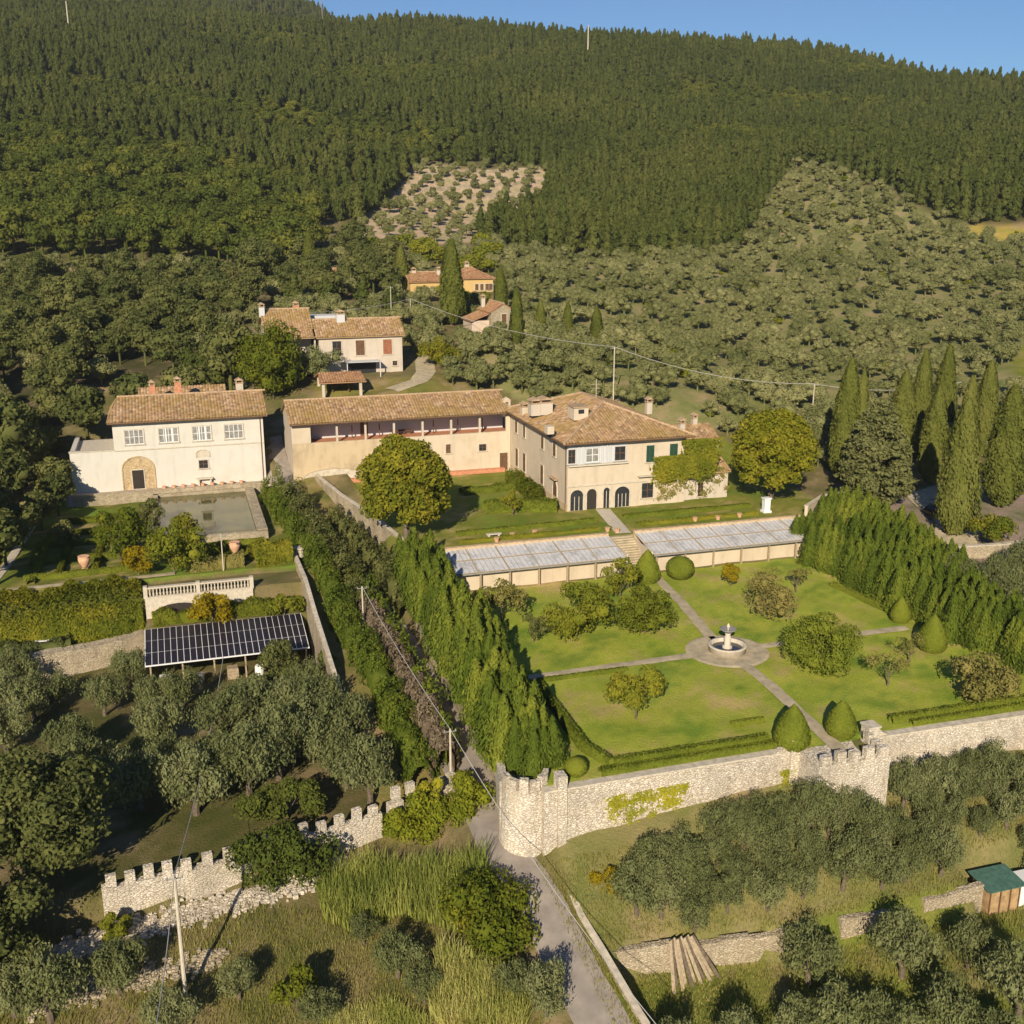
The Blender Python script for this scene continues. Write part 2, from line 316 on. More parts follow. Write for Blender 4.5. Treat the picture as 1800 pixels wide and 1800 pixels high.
def G(px, py):                                   # where a photo pixel's sight line first meets the ground
    d = ray(px, py); t = np.concatenate([np.arange(45, 260, .25), np.arange(260, 1600, 1.)])
    x, y, z = d[0]*t, d[1]*t, CAMH+d[2]*t; k = np.nonzero(z < hz(x, y))[0]
    i = k[0] if len(k) else len(t)-1; return float(x[i]), float(y[i]), h1(x[i], y[i])
# ground colours: what grows or lies there
PXg, PYg = proj(gx, gy, Z)
BROAD = [(-400,295),(200,300),(350,310),(480,370),(560,390),(590,440),(520,480),(350,470),(0,455),(-400,455)]
STRIP = [(-400,460),(330,475),(330,505),(0,500),(-400,500)]
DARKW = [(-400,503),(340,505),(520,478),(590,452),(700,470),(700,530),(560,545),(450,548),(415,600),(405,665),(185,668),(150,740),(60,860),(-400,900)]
CLEAR = [(735,292),(965,298),(960,372),(830,425),(605,440),(645,390),(705,335)]
OLIVES = [(830,428),(960,452),(1180,458),(1300,442),(1352,345),(1400,292),(1480,300),(1560,340),(1690,395),(2200,400),(2200,860),(1800,830),(1700,800),(1450,830),(1230,800),(1150,740),(930,720),(820,640),(815,606),(900,604),(1060,612),(890,565),(870,500),(875,455)]
FIELD = [(1690,398),(2200,402),(2200,425),(1700,420)]
GRASSP = [(1770,610),(2000,600),(2000,680),(1785,660)]
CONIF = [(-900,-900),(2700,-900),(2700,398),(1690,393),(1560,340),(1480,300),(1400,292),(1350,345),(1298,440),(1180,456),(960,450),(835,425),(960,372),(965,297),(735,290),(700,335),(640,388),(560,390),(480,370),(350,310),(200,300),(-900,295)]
far = gy > 152
C = np.tile(np.array((.17,.15,.055)), (len(gx), 1))
def col(mask, c): C[mask] = c
col(gy < 66, (.17,.155,.05)); col((gy < 66) & (gx > 24), (.20,.20,.06))
col((gy < 56) & (gx > 24), (.18,.21,.035)); col((gy > 58) & (gy < 62) & (gx < 16), (.19,.165,.06))
col((gy < 57) & (gx < 14), (.28,.23,.12)); col(grove, (.12,.115,.035)); col((gx > 12.3) & (gx < 19) & (gy > 72) & (gy < 150), (.20,.18,.05))
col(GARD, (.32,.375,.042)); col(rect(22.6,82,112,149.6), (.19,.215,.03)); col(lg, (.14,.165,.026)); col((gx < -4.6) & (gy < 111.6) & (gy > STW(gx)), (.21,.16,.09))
col(rect(84,120,96,122), (.26,.22,.14)); col((gx < -4.6) & (gy > 111.6) & (gy < 117.5) & (gx > -60), (.10,.12,.02))
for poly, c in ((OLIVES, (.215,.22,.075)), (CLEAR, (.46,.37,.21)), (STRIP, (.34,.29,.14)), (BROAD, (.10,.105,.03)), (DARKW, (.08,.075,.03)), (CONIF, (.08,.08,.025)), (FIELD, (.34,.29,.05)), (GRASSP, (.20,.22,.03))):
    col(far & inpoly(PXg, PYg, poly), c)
col(far & (gy < 180) & (gx > 22) & (gx < 48), (.19,.18,.04))
def vn(s, k=0): return np.sin(gx*s+1.7*np.sin(gy*s*.73+k))*np.sin(gy*s*1.13+1.3*np.sin(gx*s*.61+2*k))
n1 = vn(.33, 1)+.8*vn(.81, 2)+.7*vn(1.9, 3)
a_ = np.clip(n1-.35, 0, 1)[:, None]*.75; b_ = np.clip(-n1-.3, 0, 1)[:, None]*.8
lw = (GARD | LAWN | lg)[:, None]
C = np.where(lw, C*(1-a_)+np.array((.42,.34,.12))*a_, C*(1-a_*.8)+np.array((.33,.26,.13))*a_*.8); C = np.where(lw, C*(1-b_)+np.array((.15,.25,.025))*b_, C*(1-b_*.8)+C*np.array((.55,.75,.5))*b_*.8)
col(rect(-15,12.3,151.8,153.4), (.42,.36,.25)); me = bpy.data.meshes.new('ground'); ny, nx = GX.shape
idx = np.arange(ny*nx).reshape(ny, nx); F4 = np.stack([idx[:-1,:-1], idx[:-1,1:], idx[1:,1:], idx[1:,:-1]], -1).reshape(-1, 4)
me.vertices.add(nx*ny); me.vertices.foreach_set('co', np.stack([gx, gy, Z], 1).astype(np.float32).ravel())
me.loops.add(F4.size); me.loops.foreach_set('vertex_index', F4.astype(np.int32).ravel())
me.polygons.add(len(F4)); me.polygons.foreach_set('loop_start', np.arange(0, F4.size, 4, dtype=np.int32)); me.polygons.foreach_set('loop_total', np.full(len(F4), 4, np.int32))
me.update(calc_edges=True)
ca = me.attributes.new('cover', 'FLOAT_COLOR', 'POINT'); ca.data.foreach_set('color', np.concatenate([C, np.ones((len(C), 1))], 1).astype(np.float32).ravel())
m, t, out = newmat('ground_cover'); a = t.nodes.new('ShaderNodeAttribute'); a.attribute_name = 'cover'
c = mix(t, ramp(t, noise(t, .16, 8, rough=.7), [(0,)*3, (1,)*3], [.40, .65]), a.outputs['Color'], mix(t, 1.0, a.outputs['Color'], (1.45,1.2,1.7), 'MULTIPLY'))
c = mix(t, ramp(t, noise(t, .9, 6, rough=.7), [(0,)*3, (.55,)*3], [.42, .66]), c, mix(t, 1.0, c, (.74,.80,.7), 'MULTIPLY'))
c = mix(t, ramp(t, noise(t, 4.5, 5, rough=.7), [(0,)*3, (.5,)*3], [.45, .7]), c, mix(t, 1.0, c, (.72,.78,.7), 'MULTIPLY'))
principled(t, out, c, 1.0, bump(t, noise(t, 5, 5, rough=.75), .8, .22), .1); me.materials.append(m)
o = bpy.data.objects.new('ground', me); S.collection.objects.link(o); tag(o, 'grassy terraced hillside ground rising to the ridge', 'ground', None, 'structure')
def ribbon(name, pl, wd, mat, zf=None, off=.02, label=None, step=.5, jit=.0):
    v, f = [], []; L = []
    for i in range(len(pl)-1):
        a, b = Vector(pl[i][:2]), Vector(pl[i+1][:2]); n = max(1, int((b-a).length/step))
        for k in range(n+(i == len(pl)-2)): L.append(a.lerp(b, k/n))
    nw = 4
    for i, p in enumerate(L):
        d = (L[min(i+1, len(L)-1)]-L[max(i-1, 0)]).normalized(); q = Vector((d.y, -d.x)); ww = wd*(1+jit*sin(i*.9)+jit*sin(i*.37+1))
        for k in range(nw+1):
            e = p+q*ww*(k/nw-.5); v.append((e.x, e.y, (zf if zf is not None else h1(e.x, e.y))+off+(.03 if 0 < k < nw else 0)))
    for i in range(len(L)-1):
        for k in range(nw): a = i*(nw+1)+k; f.append((a, a+nw+1, a+nw+2, a+1))
    mb = MB(); mb.add(v, f); o = mb.build(name, mat, smooth=True); return tag(o, label, None, None, 'structure')
ribbon('road', [p for p in LANE if p[1] < 166], 3.5, M['asphalt'], None, .07, 'narrow worn lane climbing between the garden walls', jit=.02)
ribbon('road', [(34,173.6),(39.5,177),(41.8,182),(43.2,189),(46,196)], 3.4, M['gravel'], None, .07, 'pale gravel lane curving past the upper stone farmhouse')
gp = 'pale gravel path crossing the lawn to the fountain'
ribbon('path', [(50.4,106.4),(49.4,97),(47.9,88),(47.7,84)], 1.15, M['gravel'], -3, .09, 'gravel garden path from greenhouse steps to the fountain', jit=.04)
ribbon('path', [(47.7,84),(47.6,76),(46.5,62.8)], 1.15, M['gravel'], -3, .095, 'gravel garden path from the fountain to the bastion', jit=.05)
ribbon('path', [(25,83.8),(47.7,84)], 1.1, M['gravel'], -3, .10, 'gravel garden path running left of the fountain', jit=.06)
ribbon('path', [(47.7,84),(67.5,83.8)], 1.1, M['gravel'], -3, .105, 'gravel garden path running right of the fountain', jit=.06)
mb = MB(); mb.lathe((47.7,84,-3), [(.1,.12),(3.6,.12),(3.9,.05)], 28, False); tag(mb.build('path', M['gravel']), 'round gravel clearing about the fountain', None, None, 'structure')
ribbon('path', [(49.6,113.2),(51.3,124.0)], 1.9, M['palestone'], 0, .06, 'short paved path from villa doors to greenhouse steps')
ribbon('path', [(-40,118.2),(-4.6,118.4),(-1.5,118.6)], 1.0, M['gravel'], -1.5, .05, 'narrow gravel path along the left terrace edge')
ribbon('path', [(-20.5,118),(-19.5,127),(-18,150)], 1.0, M['palestone'], -1.5, .07, 'paved strip crossing the shaded left garden')
ribbon('path', [(86,100),(93,108),(96,118),(110,124)], 5, M['gravel'], None, .12, 'gravel parking drive among the cypresses')
# ------------------------------------------------------------ building helpers
def roof(name, e0, e1, t0, t1, mat, parent, amp=.055, per=.42, thick=.16):
    """corrugated tile slope: eave e0->e1, top t0->t1 (world points)"""
    e0, e1, t0, t1 = map(Vector, (e0, e1, t0, t1)); ex = (e1-e0); Ls = ex.length; ex.normalize()
    up = (t0-e0)-ex*((t0-e0).dot(ex)); Lt = up.length; up.normalize(); n = ex.cross(up).normalized()
    if n.z < 0: n = -n
    a0, a1 = (t0-e0).dot(ex), (t1-e0).dot(ex); nt_ = max(2, int(Lt/.45)+1); k = 6; ns = max(2, int(Ls/per*k))
    smin = min(0, a0); smax = max(Ls, a1); v, f, uv = [], [], []
    S_ = np.linspace(smin, smax, ns+1)
    rows = []
    for j in range(nt_):
        rows += [(j/nt_, .03), ((j+1)/nt_-.001, 0.0)]
    for t, lift in rows:
        lo, hi = a0*t, Ls+(a1-Ls)*t
        for s in S_:
            q = min(max(s, lo), hi); p = e0+ex*q+up*(t*Lt)+n*(abs(sin(pi*q/per))*amp*1.6+lift+amp*.2*sin(q*1.7+t*5)); v.append(p); uv.append((q, t*Lt))
    W = ns+1
    for j in range(len(rows)-1):
        for i in range(ns):
            a = j*W+i
            if (v[a]-v[a+1]).length < 1e-4 and (v[a+W]-v[a+W+1]).length < 1e-4: continue
            f.append((a, a+1, a+W+1, a+W))
    nb = len(v)
    dn = Vector((0,0,-thick))
    for p in (e0, e1, t1, t0): v.append(p+dn); uv.append((0,0))
    for p in (e0, e1, t1, t0): v.append(p+Vector((0,0,.01))); uv.append((0,0))
    f += [(nb, nb+1, nb+2, nb+3)]+[(nb+i, nb+(i+1) % 4, nb+4+(i+1) % 4, nb+4+i) for i in range(4)]
    org = Vector(parent['_org']) if parent else Vector((0,0,0))
    me = bpy.data.meshes.new(name); me.from_pydata([tuple(p-org) for p in v], [], f); me.materials.append(mat)
    ul = me.uv_layers.new(name='UVMap'); li = np.empty(len(me.loops), np.int32); me.loops.foreach_get('vertex_index', li)
    ul.data.foreach_set('uv', np.array(uv, np.float32)[li].ravel())
    o = bpy.data.objects.new(name, me); S.collection.objects.link(o); o.parent = parent; return o
def ridge(name, pts, parent, r=.16):
    mb = MB()
    for a, b in zip(pts[:-1], pts[1:]):
        a, b = Vector(a), Vector(b); n = max(1, int((b-a).length/.5))
        for i in range(n):
            p, q = a.lerp(b, i/n), a.lerp(b, (i+1)/n+.02); mb.tube([p, q], [r*1.12, r*.9], 8)
    return mb.build(name, M['tile2r'], parent)
M['tile2r'] = plain('ridge_tiles', (.40,.28,.17), .9, var=.35, scale=4)
def frame_of(axis):    # local frame of a facade: returns f(a,d,z)->world; d>0 sticks out of the wall
    k, v = axis
    if k == 'y-': return lambda a, d, z: (a, v-d, z)
    if k == 'x-': return lambda a, d, z: (v-d, a, z)
    if k == 'x+': return lambda a, d, z: (v+d, a, z)
    if k == 'y+': return lambda a, d, z: (a, v+d, z)
def lbox(mb, fr, a0, a1, d0, d1, z0, z1):
    c = [fr(a, d, z) for a, d, z in ((a0,d0,z0),(a1,d0,z0),(a1,d1,z0),(a0,d1,z0),(a0,d0,z1),(a1,d0,z1),(a1,d1,z1),(a0,d1,z1))]
    return mb.add(c, [(0,3,2,1),(4,5,6,7),(0,1,5,4),(1,2,6,5),(2,3,7,6),(3,0,4,7)])
def window(parent, axis, a0, a1, z0, z1, kind='plain', trim='palestone', label=None):
    """surround standing proud of the wall, recess, glazing bars, pane, shutters, sill"""
    fr = frame_of(axis); e = .13; w = a1-a0; mb = MB()
    lbox(mb, fr, a0-e, a0, -.02, .10, z0, z1); lbox(mb, fr, a1, a1+e, -.02, .10, z0, z1); lbox(mb, fr, a0-e, a1+e, -.02, .10, z1, z1+e)
    fo = mb.build('window', M[trim], parent); tag(fo, label)
    mb = MB(); lbox(mb, fr, a0-e-.08, a1+e+.08, -.02, .18, z0-.12, z0); mb.build('sill', M[trim], fo)
    if kind in ('shut', 'brown', 'red'):
        mt = {'shut':'shutter','brown':'brownwood','red':'redwood'}[kind]; mb = MB(); mid = (a0+a1)/2
        for x0, x1 in ((a0, mid-.015), (mid+.015, a1)):
            lbox(mb, fr, x0, x1, 0, .05, z0, z1); n = max(3, int((z1-z0)/.14))
            for i in range(n): q = z0+(z1-z0)*(i+.2)/n; lbox(mb, fr, x0+.05, x1-.05, .05, .075, q, q+(z1-z0)/n*.55)
        mb.build('shutter', M[mt], fo)
    else:
        mb = MB(); lbox(mb, fr, a0, a1, 0, .01, z0, z1); mb.build('pane', M['curtain' if kind in ('white','open') else 'glass' if kind != 'door' else 'dark'], fo)
        mb = MB(); nb = 2 if w < 2.2 else 4; fm = 'whiteframe' if kind in ('white', 'open') else 'brownwood'
        for i in range(nb+1): q = a0+(w)*i/nb; lbox(mb, fr, max(a0, q-.04), min(a1, q+.04), .012, .05, z0, z1)
        for q in (z0, (z0+z1)/2, z1-.07): lbox(mb, fr, a0, a1, .012, .045, q, q+.07)
        mb.build('glazing_bars', M[fm], fo)
        if kind == 'open':
            mb = MB()
            for s, q in ((-1, a0+w*.34), (1, a1-w*.34)): lbox(mb, fr, min(q, q+s*.02)-.02, max(q, q+s*.02)+.14, .05, .09, z0, z1)
            mb.build('casement', M['whiteframe'], fo)
    return fo
def wpx(parent, axis, p0, p1, kind='plain', trim='palestone', label=None):
    f = atY if axis[0][0] == 'y' else atX; A = f(*p0, axis[1]); B = f(*p1, axis[1])
    a0, a1 = sorted((A[0], B[0])); z0, z1 = sorted((A[1], B[1])); return window(parent, axis, a0, a1, z0, z1, kind, trim, label)
def chimney(parent, x, y, z, s=.45, h=1.1, mat='pink'):
    mb = MB(); mb.box(x-s, x+s, y-s, y+s, z-.9, z+h); o = mb.build('chimney', M[mat], parent)
    mb = MB(); mb.box(x-s-.1, x+s+.1, y-s-.1, y+s+.1, z+h, z+h+.1)
    for sx in (-1, 1):
        for sy in (-1, 1): mb.box(x+sx*s*.8-.07, x+sx*s*.8+.07, y+sy*s*.8-.07, y+sy*s*.8+.07, z+h+.1, z+h+.42)
    mb.extr([(x-s-.15, z+h+.42), (x+s+.15, z+h+.42), (x, z+h+.78)], 'y', y-s-.15, y+s+.15); mb.build('chimney_cap', M['tile2r'], o); return o
def pipe(parent, x, y, z0, z1, name='downpipe'): MB().tube([(x,y,z0),(x,y,z1)], .06, 6).build(name, M['brownwood'], parent)
def gutter(parent, a, b): MB().tube([a, b], .09, 6).build('gutter', M['brownwood'], parent)
# ------------------------------------------------------------ the main villa
V = thing('villa', (55,124.5,0), 'large cream hip-roofed villa with a pale glazed upper gallery above the lawn', 'villa')
X0, X1, Y0, Y1 = 46.6, 63.0, 124.5, 149.0
MB().prism([(X0,Y0),(X1,Y0),(X1,Y1),(X0,Y1)], -.6, 8.95).build('wall', M['cream'], V)
rf = roof('roof', (45.8,123.6,8.95), (63.8,123.6,8.95), (54.9,133.5,12.1), (54.9,133.5,12.1), M['tile'], V)
tl = roof('roof', (45.8,149.8,8.95), (45.8,123.6,8.95), (54.9,141.5,12.1), (54.9,133.5,12.1), M['tile'], V)
roof('roof', (63.8,123.6,8.95), (63.8,149.8,8.95), (54.9,133.5,12.1), (54.9,141.5,12.1), M['tile'], V)
roof('roof', (63.8,149.8,8.95), (45.8,149.8,8.95), (54.9,141.5,12.1), (54.9,141.5,12.1), M['tile'], V)
ridge('ridge_tiles', [(45.8,123.6,9.05),(54.9,133.5,12.2),(54.9,141.5,12.2)], V); ridge('ridge_tiles', [(54.9,133.5,12.2),(63.8,123.6,9.05)], V)
ridge('ridge_tiles', [(54.9,141.5,12.2),(45.8,149.8,9.05)], V); ridge('ridge_tiles', [(54.9,141.5,12.2),(63.8,149.8,9.05)], V)
MB().box(45.95,63.65,123.75,149.7,8.72,8.80).build('eaves_board', M['brownwood'], V)
gutter(V, (45.8,123.5,8.85), (63.8,123.5,8.85)); gutter(V, (45.7,123.6,8.85), (45.7,149.8,8.85))
F = ('y-', 124.5)
# glazed gallery band
mb = MB(); fr = frame_of(F); g0, gz0 = atY(989,812,124.5); g1, gz1 = atY(1101,779,124.5); gz0 = 6.05; gz1 = 8.35; g0 = 46.75
lbox(mb, fr, g0, g1, 0, .06, gz0, gz1); band = mb.build('gallery_band', M['offwhite'], V)
mb = MB(); lbox(mb, fr, g0-.1, g1+.2, 0, .35, gz0-.22, gz0-.02); mb.build('gallery_sill', M['palestone'], V)
for p0, p1, k in (((998,811),(1011,786),'plain'), ((1030,806),(1052,783),'white'), ((1080,803),(1099,781),'plain')):
    a, b = atY(*p0, 124.5)[0], atY(*p1, 124.5)[0]; window(V, ('y-', 124.44), a, b, 6.25, 8.05, k, 'offwhite')
for px in (1017, 1024, 1058, 1066, 1072): q = atY(px, 795, 124.5)[0]; mb = MB(); lbox(mb, fr, q-.12, q+.12, .06, .2, gz0, gz1); mb.build('gallery_pillar', M['offwhite'], V)
for px in (1143, 1184): a = atY(px-7, 790, 124.5)[0]; b = atY(px+7, 790, 124.5)[0]; window(V, F, a, b, 5.7, 7.9, 'shut', label='dark green shuttered window')
MB().box(46.5, 57.6, 124.38, 124.5, 3.15, 3.32).build('string_course', M['palestone'], V)
MB().box(46.52, 46.6, 124.4, 149, -.5, .9).build('plinth', M['oldplaster'], V)
# ground floor arches
def arch(parent, axis, a0, a1, z0, z1, fill='dark', name='arched_opening', bars=0, trim='palestone'):
    fr = frame_of(axis); n = 10; mid = (a0+a1)/2; r = (a1-a0)/2; hz_ = min(r, (z1-z0)*.35); P = [(a0, z0), (a1, z0)]
    P += [(mid+r*cos(pi*i/n), z1-hz_+hz_*sin(pi*i/n)) for i in range(n+1)]
    N = len(P); mb = MB(); mb.add([fr(p[0], .02, p[1]) for p in P]+[fr(p[0], -.02, p[1]) for p in P], [tuple(range(N)), tuple(range(N, 2*N))[::-1]]+[(i, (i+1) % N, N+(i+1) % N, N+i) for i in range(N)])
    o = mb.build(name, M[fill], parent); mb = MB(); e = .16
    Q = P[1:]+[P[0]]; cx, cz = mid, z1-hz_
    outer = [(q[0]+(e if q[0] > mid else -e) if q[1] <= cz else cx+(q[0]-cx)*(1+e/r), q[1] if q[1] <= cz else cz+(q[1]-cz)*(1+e/hz_)) for q in Q]
    for i in range(len(Q)-1):
        c = [fr(*q) for q in ((Q[i][0], -.02, Q[i][1]), (Q[i+1][0], -.02, Q[i+1][1]), (outer[i+1][0], -.02, outer[i+1][1]), (outer[i][0], -.02, outer[i][1]),
             (Q[i][0], .12, Q[i][1]), (Q[i+1][0], .12, Q[i+1][1]), (outer[i+1][0], .12, outer[i+1][1]), (outer[i][0], .12, outer[i][1]))]
        mb.add(c, [(0,3,2,1),(4,5,6,7),(0,1,5,4),(1,2,6,5),(2,3,7,6),(3,0,4,7)])
    mb.build('arch_surround', M[trim], o)
    if bars:
        mb = MB()
        for i in range(bars+1): q = a0+(a1-a0)*i/bars; lbox(mb, fr, max(a0,q-.04), min(a1,q+.04), .02, .06, z0, z1-hz_)
        mb.build('glazing_bars', M['palestone'], o)
    return o
for px0, px1, fill, bars in ((1002,1025,'glass',3),(1031,1048,'dark',0),(1060,1071,'glass',2),(1080,1106,'glass',4)):
    a, b = atY(px0, 880, 124.5)[0], atY(px1, 880, 124.5)[0]; arch(V, F, a, b, 0.02, 2.75, fill, 'arched_door', bars)
window(V, F, atY(1128,850,124.5)[0], atY(1148,850,124.5)[0], .95, 2.95, 'plain')
MB().box(56.2,59.2,123.9,124.5,3.9,4.0).build('window_hood', M['palestone'], V)
L_ = ('x-', 46.6)
for py0, py1, px, k in ((744,762,908,'brown'),(750,772,922,'plain'),(765,790,954,'brown'),(776,800,975,'brown')):
    y, z = atX(px, (py0+py1)/2, 46.6); window(V, L_, y-.55, y+.55, 6.2, 7.9, k)
for px in (909, 922, 953): y, z = atX(px, 830, 46.6); window(V, L_, y-.6, y+.6, 1.3, 3.9, 'brown')
yy = atX(976, 850, 46.6)[0]; arch(V, L_, yy-.8, yy+.8, .1, 2.9, 'brownwood', 'arched_door')
MB().box(46.0,46.6,yy-1.2,yy+1.2,3.3,3.42).build('door_hood', M['tile2r'], V)
pipe(V, 46.52, 125.0, 0, 8.8)
for px, py, s, mt in ((922,724,.5,'cream'),(940,718,.75,'pale'),(957,716,.9,'pale'),(1140,716,.4,'pale'),(1198,754,.35,'pale')):
    y = 139 if px < 1000 else 134
    if px == 922: y = 143
    if px in (1140,): y = 138
    if px == 1198: y = 127
    x, z = atY(px, py, y); chimney(V, x, y, z, s, .75, mt)
x, z = atY(1018, 722, 131); mb = MB(); mb.box(x-1.0,x+1.0,130.2,132.6,z-1.1,z+.55); dm = mb.build('dormer', M['cream'], V)
MB().box(x-1.15,x+1.15,130.0,132.8,z+.55,z+.68).build('dormer_roof', M['tile2r'], dm); MB().box(x-.4,x+.4,130.17,130.2,z-.25,z+.3).build('pane', M['glass'], dm)
x, z = atY(966, 754, 127.5); MB().box(x-.45,x+.45,127,128.2,z-.6,z+.4).build('roof_hatch', M['cream'], V)
# ivy wing on the right of the villa
Wg = thing('garden_wing', (66.5,125,0), 'low ivy-clad wing against the right end of the villa', 'outbuilding')
MB().prism([(63.0,125.0),(69.6,125.0),(69.6,137),(63.0,137)], -.6, 3.6).build('wall', M['pale'], Wg)
window(Wg, ('y-',125), 65.2, 66.0, .4, 2.4, 'door'); 
roof('roof', (63.0,124.7,3.6), (69.9,124.7,3.6), (63.0,130.5,5.9), (69.9,130.5,5.9), M['tile'], Wg)
roof('roof', (69.9,136.6,3.6), (63.0,136.6,3.6), (69.9,130.5,5.9), (63.0,130.5,5.9), M['tile'], Wg)
MB().extr([(124.95,3.6),(137.05,3.6),(130.5,5.8)], 'x', 69.3, 69.62).build('gable', M['pale'], Wg)
Bk = thing('rear_annex', (70,143,0), 'long tiled annex half hidden behind the round lime tree', 'outbuilding')
MB().prism([(64.2,138),(75,138),(75,146),(64.2,146)], -.5, 4.6).build('wall', M['pale'], Bk)
roof('roof', (64.0,137.6,4.6), (75.4,137.6,4.6), (64.0,142,6.6), (75.4,142,6.6), M['tile'], Bk); roof('roof', (75.4,146.4,4.6), (64.0,146.4,4.6), (75.4,142,6.6), (64.0,142,6.6), M['tile'], Bk)
chimney(Bk, 73, 142, 6.6, .35, .9, 'pale')
# ------------------------------------------------------------ loggia building
Lg = thing('loggia_building', (31,148.5,0), 'long cream building with an open posted gallery under a tiled roof', 'building')
MB().box(15.0,46.55,148.5,148.9,-1.6,5.9).build('wall', M['oldplaster'], Lg)
MB().box(30.5,46.55,148.44,148.5,-.6,5.9).build('wall', M['cream'], Lg)
MB().box(15.0,15.5,148.9,158.6,-1.6,8.7).build('wall', M['pale'], Lg)
MB().box(15.0,17.6,148.46,148.9,5.9,8.75).build('wall', M['cream'], Lg)
MB().box(45.9,46.55,148.46,148.9,5.9,8.75).build('wall', M['cream'], Lg)
MB().box(15.5,46.55,152.3,152.7,-1.0,9.6).build('wall', M['offwhite'], Lg)
MB().box(15.5,46.55,148.9,152.3,5.5,5.72).build('gallery_floor', M['terracotta'], Lg)
MB().box(15.5,46.55,158.2,158.6,-1,8.7).build('wall', M['pale'], Lg)
MB().extr([(148.5,8.7),(158.6,8.7),(153.6,10.9)], 'x', 15.0, 15.4).build('gable', M['pale'], Lg)
roof('roof', (14.7,147.7,8.75), (46.3,147.7,8.75), (14.7,153.6,11.05), (46.3,153.6,11.05), M['tile'], Lg)
roof('roof', (46.3,159.2,8.75), (14.7,159.2,8.75), (46.3,153.6,11.05), (14.7,153.6,11.05), M['tile'], Lg)
ridge('ridge_tiles', [(14.7,153.6,11.15),(46.3,153.6,11.15)], Lg); gutter(Lg, (14.7,147.6,8.65), (46.3,147.6,8.65))
MB().box(15.5,45.9,148.55,148.8,8.5,8.72).build('eaves_beam', M['brownwood'], Lg)
for i in range(6):
    x = atY(592+50.2*i-3*i*.0, 760-i*3, 148.7)[0]; MB().box(x-.14,x+.14,148.55,148.83,5.9,8.5).build('post', M['pale'], Lg)
for px in (619,667,762,805,848): x = atY(px, 762, 151)[0]; MB().box(x-.06,x+.06,150.95,151.07,5.72,7.6).build('gallery_strut', M['brownwood'], Lg)
MB().box(atY(640,760,152.3)[0]-.55, atY(640,760,152.3)[0]+.55,152.24,152.3,5.72,8.3).build('gallery_door', M['brownwood'], Lg)
for px in (700, 712): x = atY(px, 757, 151.5)[0]; MB().box(x-1,x+1,151.2,151.8,6.3,6.4).box(x-.9,x-.8,151.3,151.7,5.72,6.3).box(x+.8,x+.9,151.3,151.7,5.72,6.3).build('gallery_bench', M['brownwood'], Lg)
window(Lg, ('y-',148.44), *sorted((atY(787,790,148.5)[0]-.3, atY(787,790,148.5)[0]+.4)), 3.2, 4.5, 'brown')
x = atY(848,787,148.5)[0]; window(Lg, ('y-',148.44), x-.55, x+.55, 3.2, 4.2, 'plain')
x = atY(885,810,148.5)[0]; window(Lg, ('y-',148.44), x-.6, x+.6, .15, 2.7, 'brown')
arch(Lg, ('y-',148.5), 16.3, 24.5, -1.4, 2.1, 'cap', 'cart_arch', 0, 'oldplaster')
bx, bz = atY(890, 712, 150.5); mb = MB(); mb.box(bx-.55,bx-.25,150.2,150.8,8.8,bz+.5).box(bx+.25,bx+.55,150.2,150.8,8.8,bz+.5).box(bx-.55,bx+.55,150.2,150.8,bz+.5,bz+.75); mb.extr([(bx-.65,bz+.75),(bx+.65,bz+.75),(bx,bz+1.2)],'y',150.15,150.85); bc = mb.build('bell_cote', M['pink'], Lg)
MB().lathe((bx,150.5,bz-.2), [(.2,0),(.14,.25),(.05,.4)], 10).build('bell', M['greyframe'], bc)
MB().box(16.0,45.5,147.6,148.42,0,.55).build('planter_bed', M['terracotta'], Lg)
# ------------------------------------------------------------ white villa on the left
Wv = thing('white_villa', (1.5,153,0), 'bright white villa with four upper windows above the pool', 'villa')
MB().box(-8.3,11.6,153.0,165,-.4,9.5).build('wall', M['white'], Wv)
MB().box(-14.0,-8.3,153.0,153.6,-.4,5.6).box(-14,-13.4,153.6,164,-.4,5.6).build('terrace_wall', M['white'], Wv)
MB().box(-13.4,-8.3,153.6,164,5.0,5.1).build('roof_terrace', M['palestone'], Wv)
MB().box(-14.1,-8.3,152.9,153.7,5.6,5.72).build('coping', M['palestone'], Wv)
roof('roof', (-8.9,152.3,9.45), (12.2,152.3,9.45), (-7.6,159,11.85), (12.2,159,11.85), M['tile'], Wv)
roof('roof', (12.2,165.7,9.45), (-8.9,165.7,9.45), (12.2,159,11.85), (-7.6,159,11.85), M['tile'], Wv)
roof('roof', (-8.9,165.7,9.45), (-8.9,152.3,9.45), (-7.6,159,11.85), (-7.6,159,11.85), M['tile'], Wv)
ridge('ridge_tiles', [(-7.6,159,11.95),(12.2,159,11.95)], Wv); gutter(Wv, (-8.9,152.2,9.35), (12.2,152.2,9.35))
MB().extr([(153,9.5),(165,9.5),(159,11.75)], 'x', 11.3, 11.6).build('gable', M['white'], Wv)
